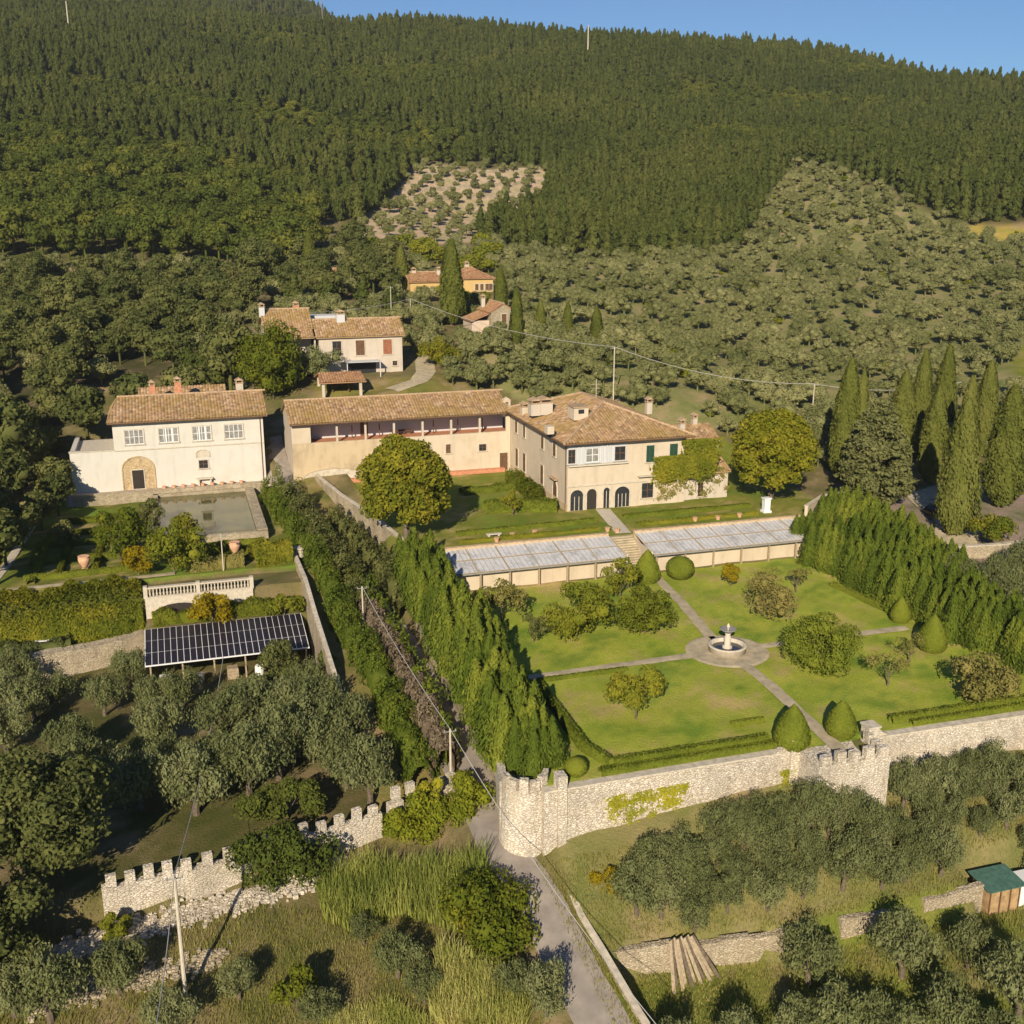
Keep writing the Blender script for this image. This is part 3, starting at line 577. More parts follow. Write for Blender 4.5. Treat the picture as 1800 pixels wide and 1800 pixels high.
# rear roof
MB().box(-4.5,7.2,165,171,0,9.7).build('wall', M['white'], Wv)
roof('roof', (-5,164.2,9.8), (7.5,164.2,9.8), (-5,168,11.7), (7.5,168,11.7), M['tile'], Wv); roof('roof', (7.5,171.5,9.8), (-5,171.5,9.8), (7.5,168,11.7), (-5,168,11.7), M['tile'], Wv)
chimney(Wv, *[atY(268,688,162)[0], 162, atY(268,688,162)[1]], .4, .9, 'terracotta'); chimney(Wv, atY(313,684,162)[0], 162, atY(313,684,162)[1], .45, 1.1, 'terracotta')
chimney(Wv, atY(421,684,160)[0], 160, atY(421,684,160)[1], .5, .9, 'pale')
A1 = ('y-',153.0)
for (p0, p1, k) in (((221,784),(251,757),'white'),((281,781),(312,755),'open'),((340,776),(370,753),'open'),((396,773),(426,748),'shut2')):
    a, z0 = atY(*p0, 153); b, z1 = atY(*p1, 153)
    wdw = window(Wv, A1, a, b, 6.3, 8.3, 'white' if k == 'shut2' else k, 'palestone')
MB().box(-8.3,11.6,152.9,153.0,5.45,5.6).build('string_course', M['palestone'], Wv)
a, b = atY(216,830,153)[0], atY(271,830,153)[0]
arch(Wv, A1, a, b, -.1, 4.5, 'brick', 'blind_arch', 0, 'brick'); c_ = (a+b)/2-.1; MB().box(c_-.75,c_+.75,152.86,152.975,.05,2.7).build('door', M['dark'], Wv)
window(Wv, ('y-',152.98), c_-.75, c_+.75, .1, 2.7, 'door')
x = atY(358,820,153)[0]; window(Wv, A1, x-.6, x+.6, 2.35, 3.5, 'plain'); arch(Wv, A1, x-.8, x+.8, 3.9, 4.9, 'palestone', 'wall_niche')
MB().box(x-1.1,x+1.1,152.3,153,.9,1.05).box(x-.9,x-.7,152.4,153,0,.9).box(x+.7,x+.9,152.4,153,0,.9).build('window_bench', M['palestone'], Wv)
pipe(Wv, 11.2, 152.9, 0, 9.4)
# ------------------------------------------------------------ far houses
def gable_house(o, x0, x1, y0, y1, zb, ze, zr, mat, tmat='tile', ov=.5, axis='x', hip=False):
    mb = MB(); mb.box(x0, x1, y0, y1, zb, ze).build('wall', M[mat], o)
    if axis == 'x':
        ym = (y0+y1)/2; h = (y1-y0)/2 if hip else -ov
        a, b = x0-ov, x1+ov; ta, tb = (x0+h*.8, x1-h*.8) if hip else (a, b)
        roof('roof', (a,y0-ov,ze), (b,y0-ov,ze), (ta,ym,zr), (tb,ym,zr), M[tmat], o); roof('roof', (b,y1+ov,ze), (a,y1+ov,ze), (tb,ym,zr), (ta,ym,zr), M[tmat], o)
        if hip:
            roof('roof', (a,y1+ov,ze), (a,y0-ov,ze), (ta,ym,zr), (ta,ym,zr), M[tmat], o); roof('roof', (b,y0-ov,ze), (b,y1+ov,ze), (tb,ym,zr), (tb,ym,zr), M[tmat], o)
        else: MB().extr([(y0,ze),(y1,ze),(ym,zr-.1)], 'x', x0, x0+.3).extr([(y0,ze),(y1,ze),(ym,zr-.1)], 'x', x1-.3, x1).build('gable', M[mat], o)
        ridge('ridge_tiles', [(ta,ym,zr+.1),(tb,ym,zr+.1)], o)
    else:
        xm = (x0+x1)/2; a, b = y0-ov*.4, y1+ov
        roof('roof', (x0-ov,b,ze), (x0-ov,a,ze), (xm,b,zr), (xm,a,zr), M[tmat], o); roof('roof', (x1+ov,a,ze), (x1+ov,b,ze), (xm,a,zr), (xm,b,zr), M[tmat], o)
        MB().extr([(x0,ze),(x1,ze),(xm,zr-.1)], 'y', y0, y0+.3).extr([(x0,ze),(x1,ze),(xm,zr-.1)], 'y', y1-.3, y1).build('gable', M[mat], o)
        ridge('ridge_tiles', [(xm,a,zr+.1),(xm,b,zr+.1)], o)
H2 = thing('farmhouse', (31,184,10), 'pale farmhouse with brick-latticed openings and an arched veranda wing', 'farmhouse')
gable_house(H2, 24.0, 38.2, 184, 192.5, 9, 16.4, 18.9, 'pale')
gable_house(H2, 15.6, 22.9, 186.5, 196, 8.5, 17.8, 20.6, 'pale')
for px, k in ((592,'plain'),(633,'brown'),(681,'red')): x = atY(px, 607, 184)[0]; window(H2, ('y-',184), x-.75, x+.75, 13.2, 15.7, k)
x = atY(694,637,184)[0]; window(H2, ('y-',184), x-.4, x+.4, 11.2, 12.0, 'plain')
MB().box(28,34,181.2,184,12.3,12.4).box(28.1,28.25,181.3,181.45,9.5,12.3).box(33.7,33.85,181.3,181.45,9.5,12.3).build('awning', M['offwhite'], H2); MB().box(28.4,33.5,183.96,184.0,9.8,12.0).build('ground_floor_glazing', M['glass'], H2)
mb = MB(); mb.box(15.6,23.6,184.0,184.4,8.5,13.2).box(15.6,23.6,184.4,186.5,13.0,13.2); mb.build('veranda', M['pale'], H2)
for x in (17.0, 20.3): arch(H2, ('y-',184.0), x, x+2.6, 9, 12.2, 'dark', 'veranda_arch', 0, 'cap')
for x in (15.8, 19.5, 23.2): MB().box(x,x+.25,184.1,184.35,13.2,16.6).build('veranda_post', M['pale'], H2)
roof('roof', (15.2,183.4,16.5), (23.2,183.4,16.5), (15.2,186.6,17.8), (23.2,186.6,17.8), M['tile'], H2)
MB().box(22.6,29.5,192.6,196,9,19.2).build('wall', M['offwhite'], H2)
for px, py, y, s in ((460,548,190,.45),(520,545,192,.5),(598,560,188,.7)): x, z = atY(px, py, y); chimney(H2, x, y, z, s, .8, 'offwhite' if px != 520 else 'terracotta')
Pg = thing('garden_pavilion', (26.2,174.5,9), 'small open pavilion with a tiled roof on stone pillars', 'pavilion')
roof('roof', (22.2,172.6,10.45), (29.8,172.6,10.45), (22.6,176.4,11.6), (29.5,176.4,11.6), M['tile2'], Pg); roof('roof', (29.8,179,10.6), (22.2,179,10.6), (29.5,176.4,11.6), (22.6,176.4,11.6), M['tile2'], Pg)
for x in (22.9, 28.9):
    for y in (173.1, 178.4): MB().box(x-.22,x+.22,y-.22,y+.22,7.9,10.5).build('pillar', M['pale'], Pg)
MB().box(24.5,27.5,175,176,9.6,9.7).box(24.6,24.8,175.1,175.9,8.6,9.6).box(27.2,27.4,175.1,175.9,8.6,9.6).build('table', M['brownwood'], Pg)
H3 = thing('yellow_house', (62,246,18), 'ochre yellow house with a low red roof behind the tall cypress', 'house')
gable_house(H3, 53.3, 63, 246, 254, 16.5, 21.3, 23.2, 'yellow', 'tile2'); gable_house(H3, 63.4, 72.6, 245, 254, 16, 21.9, 24.1, 'yellow', 'tile2', hip=True)
for px in (838,847,856,863): x = atY(px, 505, 245)[0]; window(H3, ('y-',245), x-.4, x+.4, 19.2, 20.6, 'brown')
for px, py, y in ((727,481,250),(771,480,249),(820,470,250)): x, z = atY(px, py, y); chimney(H3, x, y, z, .5, .7, 'pale')
H4 = thing('stone_cottage', (61,200,14), 'small stone cottage with a steep front gable and one dark window', 'cottage')
gable_house(H4, 58.9, 63.8, 200, 209, 12, 18.2, 19.8, 'stone2', 'tile2', .3, 'y'); x = atY(886, 557, 200)[0]; window(H4, ('y-',200), x-.5, x+.5, 16.2, 17.9, 'brown')
MB().box(55.5,58.9,201.5,208,12,16.6).build('lean_to', M['pink'], H4); roof('roof', (55.2,208.5,16.6), (55.2,201,16.6), (58.9,208.5,18.0), (58.9,201,18.0), M['tile2'], H4)
x, z = atY(849, 532, 207); chimney(H4, x, 207, z, .35, .9, 'pale')
H5 = thing('distant_house', G(618,505), 'small pale cottage showing through the trees on the left hillside', 'house')
x, y, z = H5['_org']; gable_house(H5, x-3.5, x+3.5, y, y+5, z-1, z+3.0, z+4.2, 'white', 'tile2'); window(H5, ('y-',y), x+.4, x+1.4, z+.8, z+2, 'brown')
# ------------------------------------------------------------ greenhouses
def greenhouse(x0, x1, label):
    g = thing('greenhouse', ((x0+x1)/2,109.7,-3), label, 'greenhouse', 'the two long lean-to greenhouses')
    yl, yh, zl, zh = 106.7, 112.6, -.75, .25
    MB().box(x0,x1,112.35,112.75,-3.1,.38).build('rear_wall', M['oldplaster'], g)
    MB().box(x0+.3,x1-.3,107.5,107.75,-3.1,-1.15).build('front_wall', M['cream'], g)
    MB().box(x0,x0+.2,107.6,112.4,-3.1,-.75).box(x1-.2,x1,107.6,112.4,-3.1,-.75).build('end_wall', M['cream'], g)
    n = max(3, round((x1-x0)/3.3)); st = (x1-x0)/n
    for i in range(n):
        a, b = x0+i*st+.05, x0+(i+1)*st-.05
        for k in range(2):
            t0, t1 = k*.5+.006, (k+1)*.5-.006; y0, y1 = yl+(yh-yl)*t0, yl+(yh-yl)*t1; q0, q1 = zl+(zh-zl)*t0, zl+(zh-zl)*t1
            MB().add([(a,y0,q0),(b,y0,q0),(b,y1,q1),(a,y1,q1),(a,y0,q0-.03),(b,y0,q0-.03),(b,y1,q1-.03),(a,y1,q1-.03)], [(0,1,2,3),(7,6,5,4),(0,4,5,1),(1,5,6,2),(2,6,7,3),(3,7,4,0)]).build('glass_panel', M['limed'], g)
    mb = MB()
    for i in range(n+1): a = x0+i*st; mb.tube([(a,yl,zl+.04),(a,yh,zh+.04)], .07, 4)
    for k in range(3): t = k/2; mb.tube([(x0,yl+(yh-yl)*t,zl+(zh-zl)*t+.05),(x1,yl+(yh-yl)*t,zl+(zh-zl)*t+.05)], .06, 4)
    m2 = int((x1-x0)/.55)
    for i in range(m2): a = x0+(i+.5)*(x1-x0)/m2; mb.tube([(a,yl,zl+.03),(a,yh,zh+.03)], .022, 3, False)
    mb.build('roof_bars', M['oldwood'], g)
    mb = MB(); mb.tube([(x0,yl,zl-.1),(x1,yl,zl-.1)], .1, 6).build('gutter', M['greyframe'], g)
    for i in range(int((x1-x0)/3.4)+1):
        a = x0+.4+i*(x1-x0-.8)/int((x1-x0)/3.4); MB().box(a-.09,a+.09,106.85,107.05,-3.05,-.85).build('post', M['oldwood'], g)
    MB().box(x0,x1,112.3,112.85,.38,.5).build('coping', M['terracotta2'], g)
    return g
m, t, out = newmat('limewashed_glass'); c = ramp(t, noise(t, .5, 6, rough=.7), [(.34,.35,.36),(.62,.62,.62),(.46,.46,.45)], [.3,.5,.7]); c = mix(t, ramp(t, noise(t, 2.2, 5, vscale=(3,.5,1)), [(0,)*3,(.6,)*3], [.5,.75]), c, (.30,.28,.24)); principled(t, out, c, .45, None, .4); M['limed'] = m
M['terracotta2'] = plain('coping_tiles', (.50,.36,.22), .9, var=.3)
greenhouse(26.4, 47.3, 'long limewashed lean-to greenhouse left of the garden steps'); greenhouse(50.6, 73.2, 'long limewashed lean-to greenhouse right of the garden steps')
st_ = thing('garden_steps', (49,109.5,-3), 'pale stone steps between the two greenhouses', 'steps')
mb = MB()
for i in range(16): mb.box(47.5,50.4,107.0+i*.36,112.9,-3.0+i*.185,-3.0+(i+1)*.185)
mb.build('steps', M['gravel'], st_); MB().box(47.3,47.5,107,112.9,-3,-.4).box(50.4,50.6,107,112.9,-3,-.4).build('side_wall', M['cream'], st_)
# ------------------------------------------------------------ pool
Po = thing('pool', (5,140,-1), 'still olive-coloured stone pool in front of the white villa', 'pool')
MB().box(-3.8,-3.2,129.6,151.4,-1.6,-.45).box(-3.8,9.0,150.9,151.5,-1.6,-.45).box(8.4,9.6,129.6,150.9,-1.6,-.35).box(-3.8,9.6,129.0,129.6,-1.6,-.5).build('pool_wall', M['stone2'], Po)
MB().box(-3.2,8.4,129.6,150.9,-1.6,-1.35).build('pool_floor', M['cap'], Po)
m, t, out = newmat('pool_water'); p = principled(t, out, ramp(t, noise(t, .25, 4), [(.045,.055,.018),(.13,.115,.035)], [.35,.6]), .06, bump(t, noise(t, 2, 3), .03, .02), .4); M['water'] = m
MB().box(-3.2,8.4,129.6,150.9,-1.34,-.85).build('water', M['water'], Po)
for i in range(22):
    x = 2.2+i*.33; MB().lathe((x,129.3,-.5), [(.09,0),(.14,.22)], 8)
MB().box(-3.2,7.4,152,152.5,0,.02)
# retaining edge of the villa forecourt above the pool
fc = MB().box(-14,12.3,151.5,152.0,-1.6,.05).build('retaining_wall', M['stone2']); tag(fc, 'low stone retaining wall along the white villa forecourt', 'wall')
# fountain
Fo = thing('fountain', (47.7,84,-3), 'round stone fountain with a pedestal and upper bowl at the path crossing', 'fountain')
MB().lathe((47.7,84,-3), [(1.75,.0),(1.75,.62),(1.82,.66),(1.82,.74),(1.5,.74),(1.45,.3),(.05,.3)], 32).build('basin', M['palestone'], Fo, True)
MB().lathe((47.7,84,-3), [(1.47,.4),(.05,.42)], 32, False).build('water', M['darkwater'] if 'darkwater' in M else M['glass'], Fo)
MB().lathe((47.7,84,-3), [(.5,.3),(.46,.6),(.3,.7),(.34,1.5),(.22,1.7),(.3,1.85)], 14).build('pedestal', M['pale'], Fo, True)
MB().lathe((47.7,84,-3), [(.2,1.85),(.62,2.15),(.8,2.3),(.74,2.32),(.3,2.12)], 20).build('bowl', M['greyframe'], Fo, True)
MB().lathe((47.7,84,-3), [(.12,2.12),(.10,2.4),(.2,2.55),(.08,2.75),(.02,2.85)], 10).build('finial', M['palestone'], Fo, True)
# ------------------------------------------------------------ garden walls
def wall_thing(name, pl, zt, zb, th, mat, label, cat='wall', cap=True, loc=None):
    """wall along a polyline; zt/zb lists of top and bottom heights, th thickness towards the uphill side"""
    g = thing(name, (pl[0][0], pl[0][1], zb[0]), label, cat); mb = MB(); mc = MB()
    for i in range(len(pl)-1):
        a, b = Vector(pl[i]), Vector(pl[i+1]); d = (b-a).normalized(); q = Vector((-d.y, d.x))*th; n = max(1, int((b-a).length/1.0))
        for k in range(n):
            p0, p1 = a.lerp(b, k/n), a.lerp(b, (k+1)/n); za, zc = zt[i]+(zt[i+1]-zt[i])*k/n, zt[i]+(zt[i+1]-zt[i])*(k+1)/n
            ba, bb = zb[i]+(zb[i+1]-zb[i])*k/n, zb[i]+(zb[i+1]-zb[i])*(k+1)/n; j0, j1 = (.12*sin(p0.x*5+p0.y*3),)*2 if not cap else (0, 0)
            mb.prism([p0, p1, p1+q, p0+q], [ba,bb,bb,ba], [za+j0,zc+j1,zc+j1,za+j0])
            if cap: o_ = -d.y*-.08, d.x*-.08; e = Vector(o_); mc.prism([p0+e, p1+e, p1+q-e, p0+q-e], [za+.0,zc+.0,zc,za], [za+.12,zc+.12,zc+.12,za+.12])
    mb.build('wall', M[mat], g)
    if cap: mc.build('coping', M['cap'], g)
    return g
wall_thing('garden_wall', [(22.9,65.0),(43.2,65.0)], [-3.05,-3.05], [-9.4,-9.0], .6, 'stone', 'long tall rubble wall between corner bastion and gate bastion')
wall_thing('garden_wall', [(49.7,65.0),(84,64.2)], [-3.05,-3.0], [-9.0,-8], .6, 'stone', 'rubble garden wall running right from the gate bastion')
Mer = 'battlements'
def merlon_row(par, pl, z, wd=.62, gap=.62, h=1.05, th=.42):
    for a, b in zip(pl[:-1], pl[1:]):
        a, b = Vector(a[:2]+(z if len(a) < 3 else a[2],)), Vector(b[:2]+(z if len(b) < 3 else b[2],)); L = (b-a).length; n = max(1, round(L/(wd+gap))); d = (b-a).normalized(); q = Vector((-d.y, d.x, 0)).normalized()*th
        for k in range(n):
            p0 = a+d*(L*(k+.25)/n); p1 = p0+d*wd; r = random.uniform(-.28,.08)
            MB().prism([p0[:2], p1[:2], (p1+q)[:2], (p0+q)[:2]], [p0.z,p1.z,p1.z,p0.z], [p0.z+h+r]*4).build('merlon', M['stone'], par)
Ba = thing('corner_bastion', (23.3,67,-9), 'rounded stone corner bastion with battlements beside the lane', 'bastion')
cx, cy, rr = 22.2, 67.2, 1.75; arc = [(cx+rr*cos(R(a)), cy+rr*sin(R(a))) for a in range(170, 351, 15)]
mb = MB(); arcb = [(cx+(rr+.3)*cos(R(a)), cy+(rr+.3)*sin(R(a))) for a in range(170, 351, 15)]
N = len(arc); mb.add([(p[0],p[1],-11) for p in arcb]+[(p[0],p[1],-3.8) for p in arc]+[(p[0],p[1],-3.2) for p in arc]+[(cx+(q[0]-cx)*.82,cy+(q[1]-cy)*.82,-3.2) for q in arc]+[(cx+(q[0]-cx)*.82,cy+(q[1]-cy)*.82,-3.9) for q in arc],
   [(j*N+i, j*N+i+1, (j+1)*N+i+1, (j+1)*N+i) for j in range(4) for i in range(N-1)])
mb.add([(20.3,67.4,-11),(20.9,67.4,-11),(22.0,72,-10.5),(21.4,72,-10.5),(20.3,67.4,-3.0),(20.9,67.4,-3.0),(22.0,72,-3.4),(21.4,72,-3.4)], [(0,3,2,1),(4,5,6,7),(0,1,5,4),(1,2,6,5),(2,3,7,6),(3,0,4,7)])
mb.prism([(p[0],p[1]) for p in arc]+[(24.4,71),(21.9,71)], -4.1, -3.9)
mb.build('wall', M['stone'], Ba); merlon_row(Ba, [arc[i] for i in range(0, N, 2)], -3.25, .66, .38, 1.15)
MB().box(23.9,24.6,64.8,65.8,-9.4,-1.9).build('pillar', M['stone'], Ba)
Gb = thing('gate_bastion', (48,62.4,-9), 'square stone bastion with battlements where the garden path ends', 'bastion')
mb = MB(); mb.box(43.5,49.7,62.0,62.6,-9.6,-2.85).box(43.5,44.1,62.6,65.0,-9.6,-2.85).box(49.1,49.7,62.6,65.0,-9.6,-2.85).box(44.1,49.1,62.6,65.2,-9.6,-3.03); mb.build('wall', M['stone'], Gb)
merlon_row(Gb, [(43.5,62.05),(49.7,62.05)], -2.88, .75, .5, 1.0, .5); merlon_row(Gb, [(49.6,62.7),(49.6,64.8)], -2.88, .7, .4, .9, .5)
for x in (42.8, 49.6): o = MB().box(x,x+1.0,64.7,65.7,-9.4,-2.0).build('pillar', M['stone'], Gb); MB().box(x-.08,x+1.08,64.6,65.8,-2.0,-1.84).build('pillar_cap', M['cap'], o)
MB().extr([(41.4,-3.0),(42.8,-3.0),(42.8,-2.1),(42.3,-2.6)], 'y', 65.0, 65.5).build('scroll', M['stone'], Gb); MB().extr([(50.6,-3.0),(52.0,-3.0),(51.1,-2.6),(50.6,-2.1)], 'y', 65.0, 65.5).build('scroll', M['stone'], Gb)
def cren(pl, zt, zb, label, ruin=False):
    g = thing('battlemented_wall', (pl[0][0], pl[0][1], zb), label, 'wall'); mb = MB()
    for a, b in zip(pl[:-1], pl[1:]):
        a, b = Vector(a), Vector(b); d = (b-a).normalized(); q = Vector((-d.y, d.x))*.55; n = max(1, int((b-a).length/.7))
        for k in range(n):
            p0, p1 = a.lerp(b, k/n), a.lerp(b, (k+1)/n); j = random.uniform(-.9,.3) if ruin else random.uniform(-.13,.1); mb.prism([p0+Vector((0,-.0)), p1, p1+q, p0+q], zb-1, zt+j)
    mb.build('wall', M['stone'], g); merlon_row(g, [tuple(p) for p in pl], zt-.05, .68, .62, 1.0); return g
# rear face of the grove terrace follows FOOT(x)
cren([(-7.4,69.2),(-2.5,69.6),(1.8,70.2),(7.2,71.6),(10.0,72.3),(12.6,73.0)], -7.4, -10.4, 'long battlemented rubble wall between the bottom left meadow and the olive grove')
g = cren([(13.2,73.2),(14.4,73.5),(15.6,73.8)], -6.6, -10.4, 'broken ivy-clad wall stub with a single battlement', True)
g = cren([(17.0,74.2),(18.0,74.5),(18.9,74.8)], -6.9, -10.4, 'ruined white wall end beside the lane', True)
def heap(name, pts, n, size, mat, label, cat, kind=None):
    """rough rubble footing"""
    mb = MB()
    for i in range(n):
        t = random.random()*(len(pts)-1); k = int(t); a, b = Vector(pts[k]), Vector(pts[k+1]); p = a.lerp(b, t-k)+Vector((random.gauss(0,.35), random.gauss(0,.45))); s = size*random.uniform(.4,1.3); z = h1(p.x, p.y)+s*.2
        o = [Vector((random.uniform(-1,1)*.25, random.uniform(-1,1)*.25, random.uniform(-1,1)*.2)) for _ in range(8)]
        c = [(-1,-1,-1),(1,-1,-1),(1,1,-1),(-1,1,-1),(-1,-1,1),(1,-1,1),(1,1,1),(-1,1,1)]
        mb.add([(p.x+(q[0]+e.x)*s*.55, p.y+(q[1]+e.y)*s*.5, z+(q[2]+e.z)*s*.4) for q, e in zip(c, o)], [(0,3,2,1),(4,5,6,7),(0,1,5,4),(1,2,6,5),(2,3,7,6),(3,0,4,7)])
    return tag(mb.build(name, M[mat]), label, cat, None, kind)
heap('rubble', [(-13,66.5),(-8,67.8),(-2,68.6),(5,69.6),(9,70.8)], 2600, .26, 'stone', 'pale stone rubble spilled below the battlemented wall', None, 'stuff')
heap('rubble', [(-12,63.8),(-6,64.2),(0,64.8)], 500, .28, 'stone2', 'line of loose stones edging the bottom left bank', None, 'stuff')
wall_thing('terrace_wall', [(-30,104.2),(-18.3,107.3),(-4.7,110.9)], [-5.5,-5.5,-5.3], [-8.8,-8.8,-8.8], 1.5, 'stone2', 'long rubble retaining wall left of the solar panels', cap=False)
wall_thing('side_wall', [(12.05,120.5),(12.2,112),(12.2,104),(12.3,93),(12.5,88)], [-1.1,-1.3,-2.5,-4.0,-5.4], [-3,-5,-9,-9,-9], -.55, 'stone2', 'narrow stone wall stepping down beside the solar panels')
MB_ = MB().lathe((12.3,120.6,-1.5), [(.55,0),(.5,.9),(.7,1.0),(.7,1.15)], 10); tag(MB_.build('stone_pier', M['cap']), 'round stone pier at the top of the side wall', 'pier')
wall_thing('lane_wall', [(24.3,112),(23.6,119),(22.0,128),(19.6,138),(17.8,147.5)], [-.4,.2,.6,1.0,1.5], [-6,-5,-4,-3,-2], -.6, 'stone2', 'pale stone wall beside the lane under the big lime tree')
wall_thing('lane_wall', [(21.9,72),(21.95,76),(22.0,90),(22.2,104),(24.2,111.8)], [-3.6,-4.6,-4.2,-3.2,-.9], [-11,-10,-9,-8,-6], -.45, 'stone2', 'shaded stone wall along the lane below the conifer hedge')
wall_thing('drive_wall', [(74.5,113.2),(79.5,117.2),(86,118.5)], [1.3,1.3,1.2], [-.6,-.6,-1], .4, 'cream', 'cream curving wall right of the long greenhouse')
wall_thing('drive_wall', [(84.3,99.5),(92,98.6),(96,98.9)], [-1.0,-1.0,-1.0], [-5,-5,-5], .5, 'stone2', 'low stone wall edging the gravel drive')
# low walls bottom right
for pl, zt, zb, lb in (([(24.6,56.9),(29.4,56.0)], [-10.7,-10.6], -13.4, 'pale stone wall left of the leaning boards'), ([(30.4,55.9),(37.5,54.9)], [-10.8,-10.7], -13.4, 'low stone terrace wall right of the leaning boards'), ([(41.5,55.0),(45.5,55.0)], [-10.8,-10.8], -13.2, 'short stretch of terrace wall between bottom right olives'), ([(48.5,55.2),(53.6,55.2)], [-10.7,-10.6], -13.2, 'stone terrace wall beside the orange shed')):
    wall_thing('terrace_wall', pl, zt, [zb]*2, .5, 'stone2', lb, cap=False)
wall_thing('kerb_wall', [(23.6,63.6),(23.6,59.5),(24.0,56.8),(24.6,52),(25.6,45)], [-8.6,-9.6,-10.3,-11.6,-13.2], [-12,-13,-14,-15,-16], .3, 'stone2', 'low mossy kerb wall along the right side of the lane')
Bd = thing('board_stack', (29.9,56.6,-13), 'grey corrugated sheets leaning against the low wall', 'sheets')
for i in range(11): mb = MB(); x = 28.7+i*.17; u = 28.2+i*.36; q_ = 54.2+.35*(i % 2)+i*.04; c_ = 56.0+.1*(i % 3); mb.add([(u,q_,-12.9),(u+.26,q_,-12.9),(x+.2,c_,-10.2),(x,c_,-10.3),(u,q_+.05,-12.87),(u+.26,q_+.05,-12.87),(x+.2,c_+.05,-10.17),(x,c_+.05,-10.27)], [(0,1,2,3),(4,7,6,5),(0,4,5,1),(1,5,6,2),(2,6,7,3),(3,7,4,0)]); mb.build('sheet', M['bark'] if i % 3 == 1 else M['oldwood'], Bd)
# shed bottom right
Sh = thing('garden_shed', (56,56,-12.8), 'small board shed with a green felt roof', 'shed')
x0, z_ = atY(1738,1590,54.8); x1 = atY(1790,1585,54.8)[0]; zb_ = -12.9
MB().box(x0,x1,54.8,56.6,zb_,zb_+2.1).build('wall', M['orangewood'], Sh)
for q in (x0, (x0*2+x1)/3, (x0+2*x1)/3, x1-.08): MB().box(q,q+.08,54.72,54.8,zb_,zb_+2.1).build('post', M['brownwood'], Sh)
MB().prism([(x0-.3,54.5),(x1+.3,54.5),(x1+.3,56.9),(x0-.3,56.9)], [zb_+2.1]*2+[zb_+2.4]*2, [zb_+2.18]*2+[zb_+2.48]*2).build('roof', M['greenroof'], Sh)
tk = MB().box(x1+.25,x1+2.2,55.0,56.4,zb_,zb_+1.9).box(x1+.2,x1+2.25,54.95,56.45,zb_+1.9,zb_+1.97).build('water_tank', M['whiteframe']); tag(tk, 'white metal tank standing right of the green roofed shed', 'tank')
# ------------------------------------------------------------ balustrade terrace and solar shed
Bl = thing('balustrade_terrace', (0,112.9,-4.3), 'stone balustrade on a low arched wall above the yellow shrubs', 'balustrade')
MB().box(-4.6,6.4,112.6,113.2,-4.5,-2.0).build('wall', M['palestone'], Bl); arch(Bl, ('y-',112.6), -3.2, .6, -4.4, -2.75, 'dark', 'arched_niche')
MB().box(-4.7,6.5,112.55,113.15,-2.0,-1.88).build('base_rail', M['palestone'], Bl); MB().box(-4.7,6.5,112.6,113.1,-1.0,-.85).build('hand_rail', M['palestone'], Bl)
for x in (-4.7, .6, 6.1): MB().box(x,x+.4,112.55,113.15,-1.88,-.72).build('pier', M['palestone'], Bl)
bp = None
for i in range(30):
    x = -4.05+i*.345
    if abs(x-.8) < .25: continue
    if bp is None: bp = MB().lathe((0,0,0), [(.07,0),(.07,.08),(.12,.25),(.06,.55),(.09,.8),(.09,.88)], 8).build('baluster', M['palestone'], None, True); o = bp
    else: o = bp.copy(); S.collection.objects.link(o)
    o.parent = Bl; o.location = Vector((x,112.85,-1.88))-Vector(Bl['_org'])
Ss = thing('solar_shed', (3.2,107,-8), 'open shed roofed with a long field of dark solar panels', 'shed')
m, t, out = newmat('solar_cells'); principled(t, out, ramp(t, noise(t, .7, 3), [(.012,.013,.02),(.03,.022,.028)]), .3, None, .3); M['solar'] = m
yl, yh, zl, zh = 102.9, 109.6, -5.45, -4.25; NX = 26; dx = 15.7/NX
for i in range(NX):
    for k in range(3):
        a, b = -4.75+i*dx+.035, -4.75+(i+1)*dx-.035; t0, t1 = k/3+.006, (k+1)/3-.006; y0, y1 = yl+(yh-yl)*t0, yl+(yh-yl)*t1; q0, q1 = zl+(zh-zl)*t0, zl+(zh-zl)*t1
        MB().add([(a,y0,q0),(b,y0,q0),(b,y1,q1),(a,y1,q1),(a,y0,q0-.04),(b,y0,q0-.04),(b,y1,q1-.04),(a,y1,q1-.04)], [(0,1,2,3),(7,6,5,4),(0,4,5,1),(1,5,6,2),(2,6,7,3),(3,7,4,0)]).build('solar_panel', M['solar'], Ss)
MB().add([(-4.8,yl-.05,zl-.14),(11,yl-.05,zl-.14),(11,yh+.05,zh-.14),(-4.8,yh+.05,zh-.14),(-4.8,yl-.05,zl-.03),(11,yl-.05,zl-.03),(11,yh+.05,zh-.03),(-4.8,yh+.05,zh-.03)], [(0,3,2,1),(4,5,6,7),(0,1,5,4),(1,2,6,5),(2,3,7,6),(3,0,4,7)]).build('roof_deck', M['whiteframe'], Ss)
for i in range(6): x = -4.4+i*3.0; MB().box(x,x+.15,103.2,103.35,-8.3,-5.5).build('post', M['oldwood'], Ss)
MB().box(-4.6,11.0,109.2,109.45,-8.4,-4.35).build('rear_wall', M['stone2'], Ss)
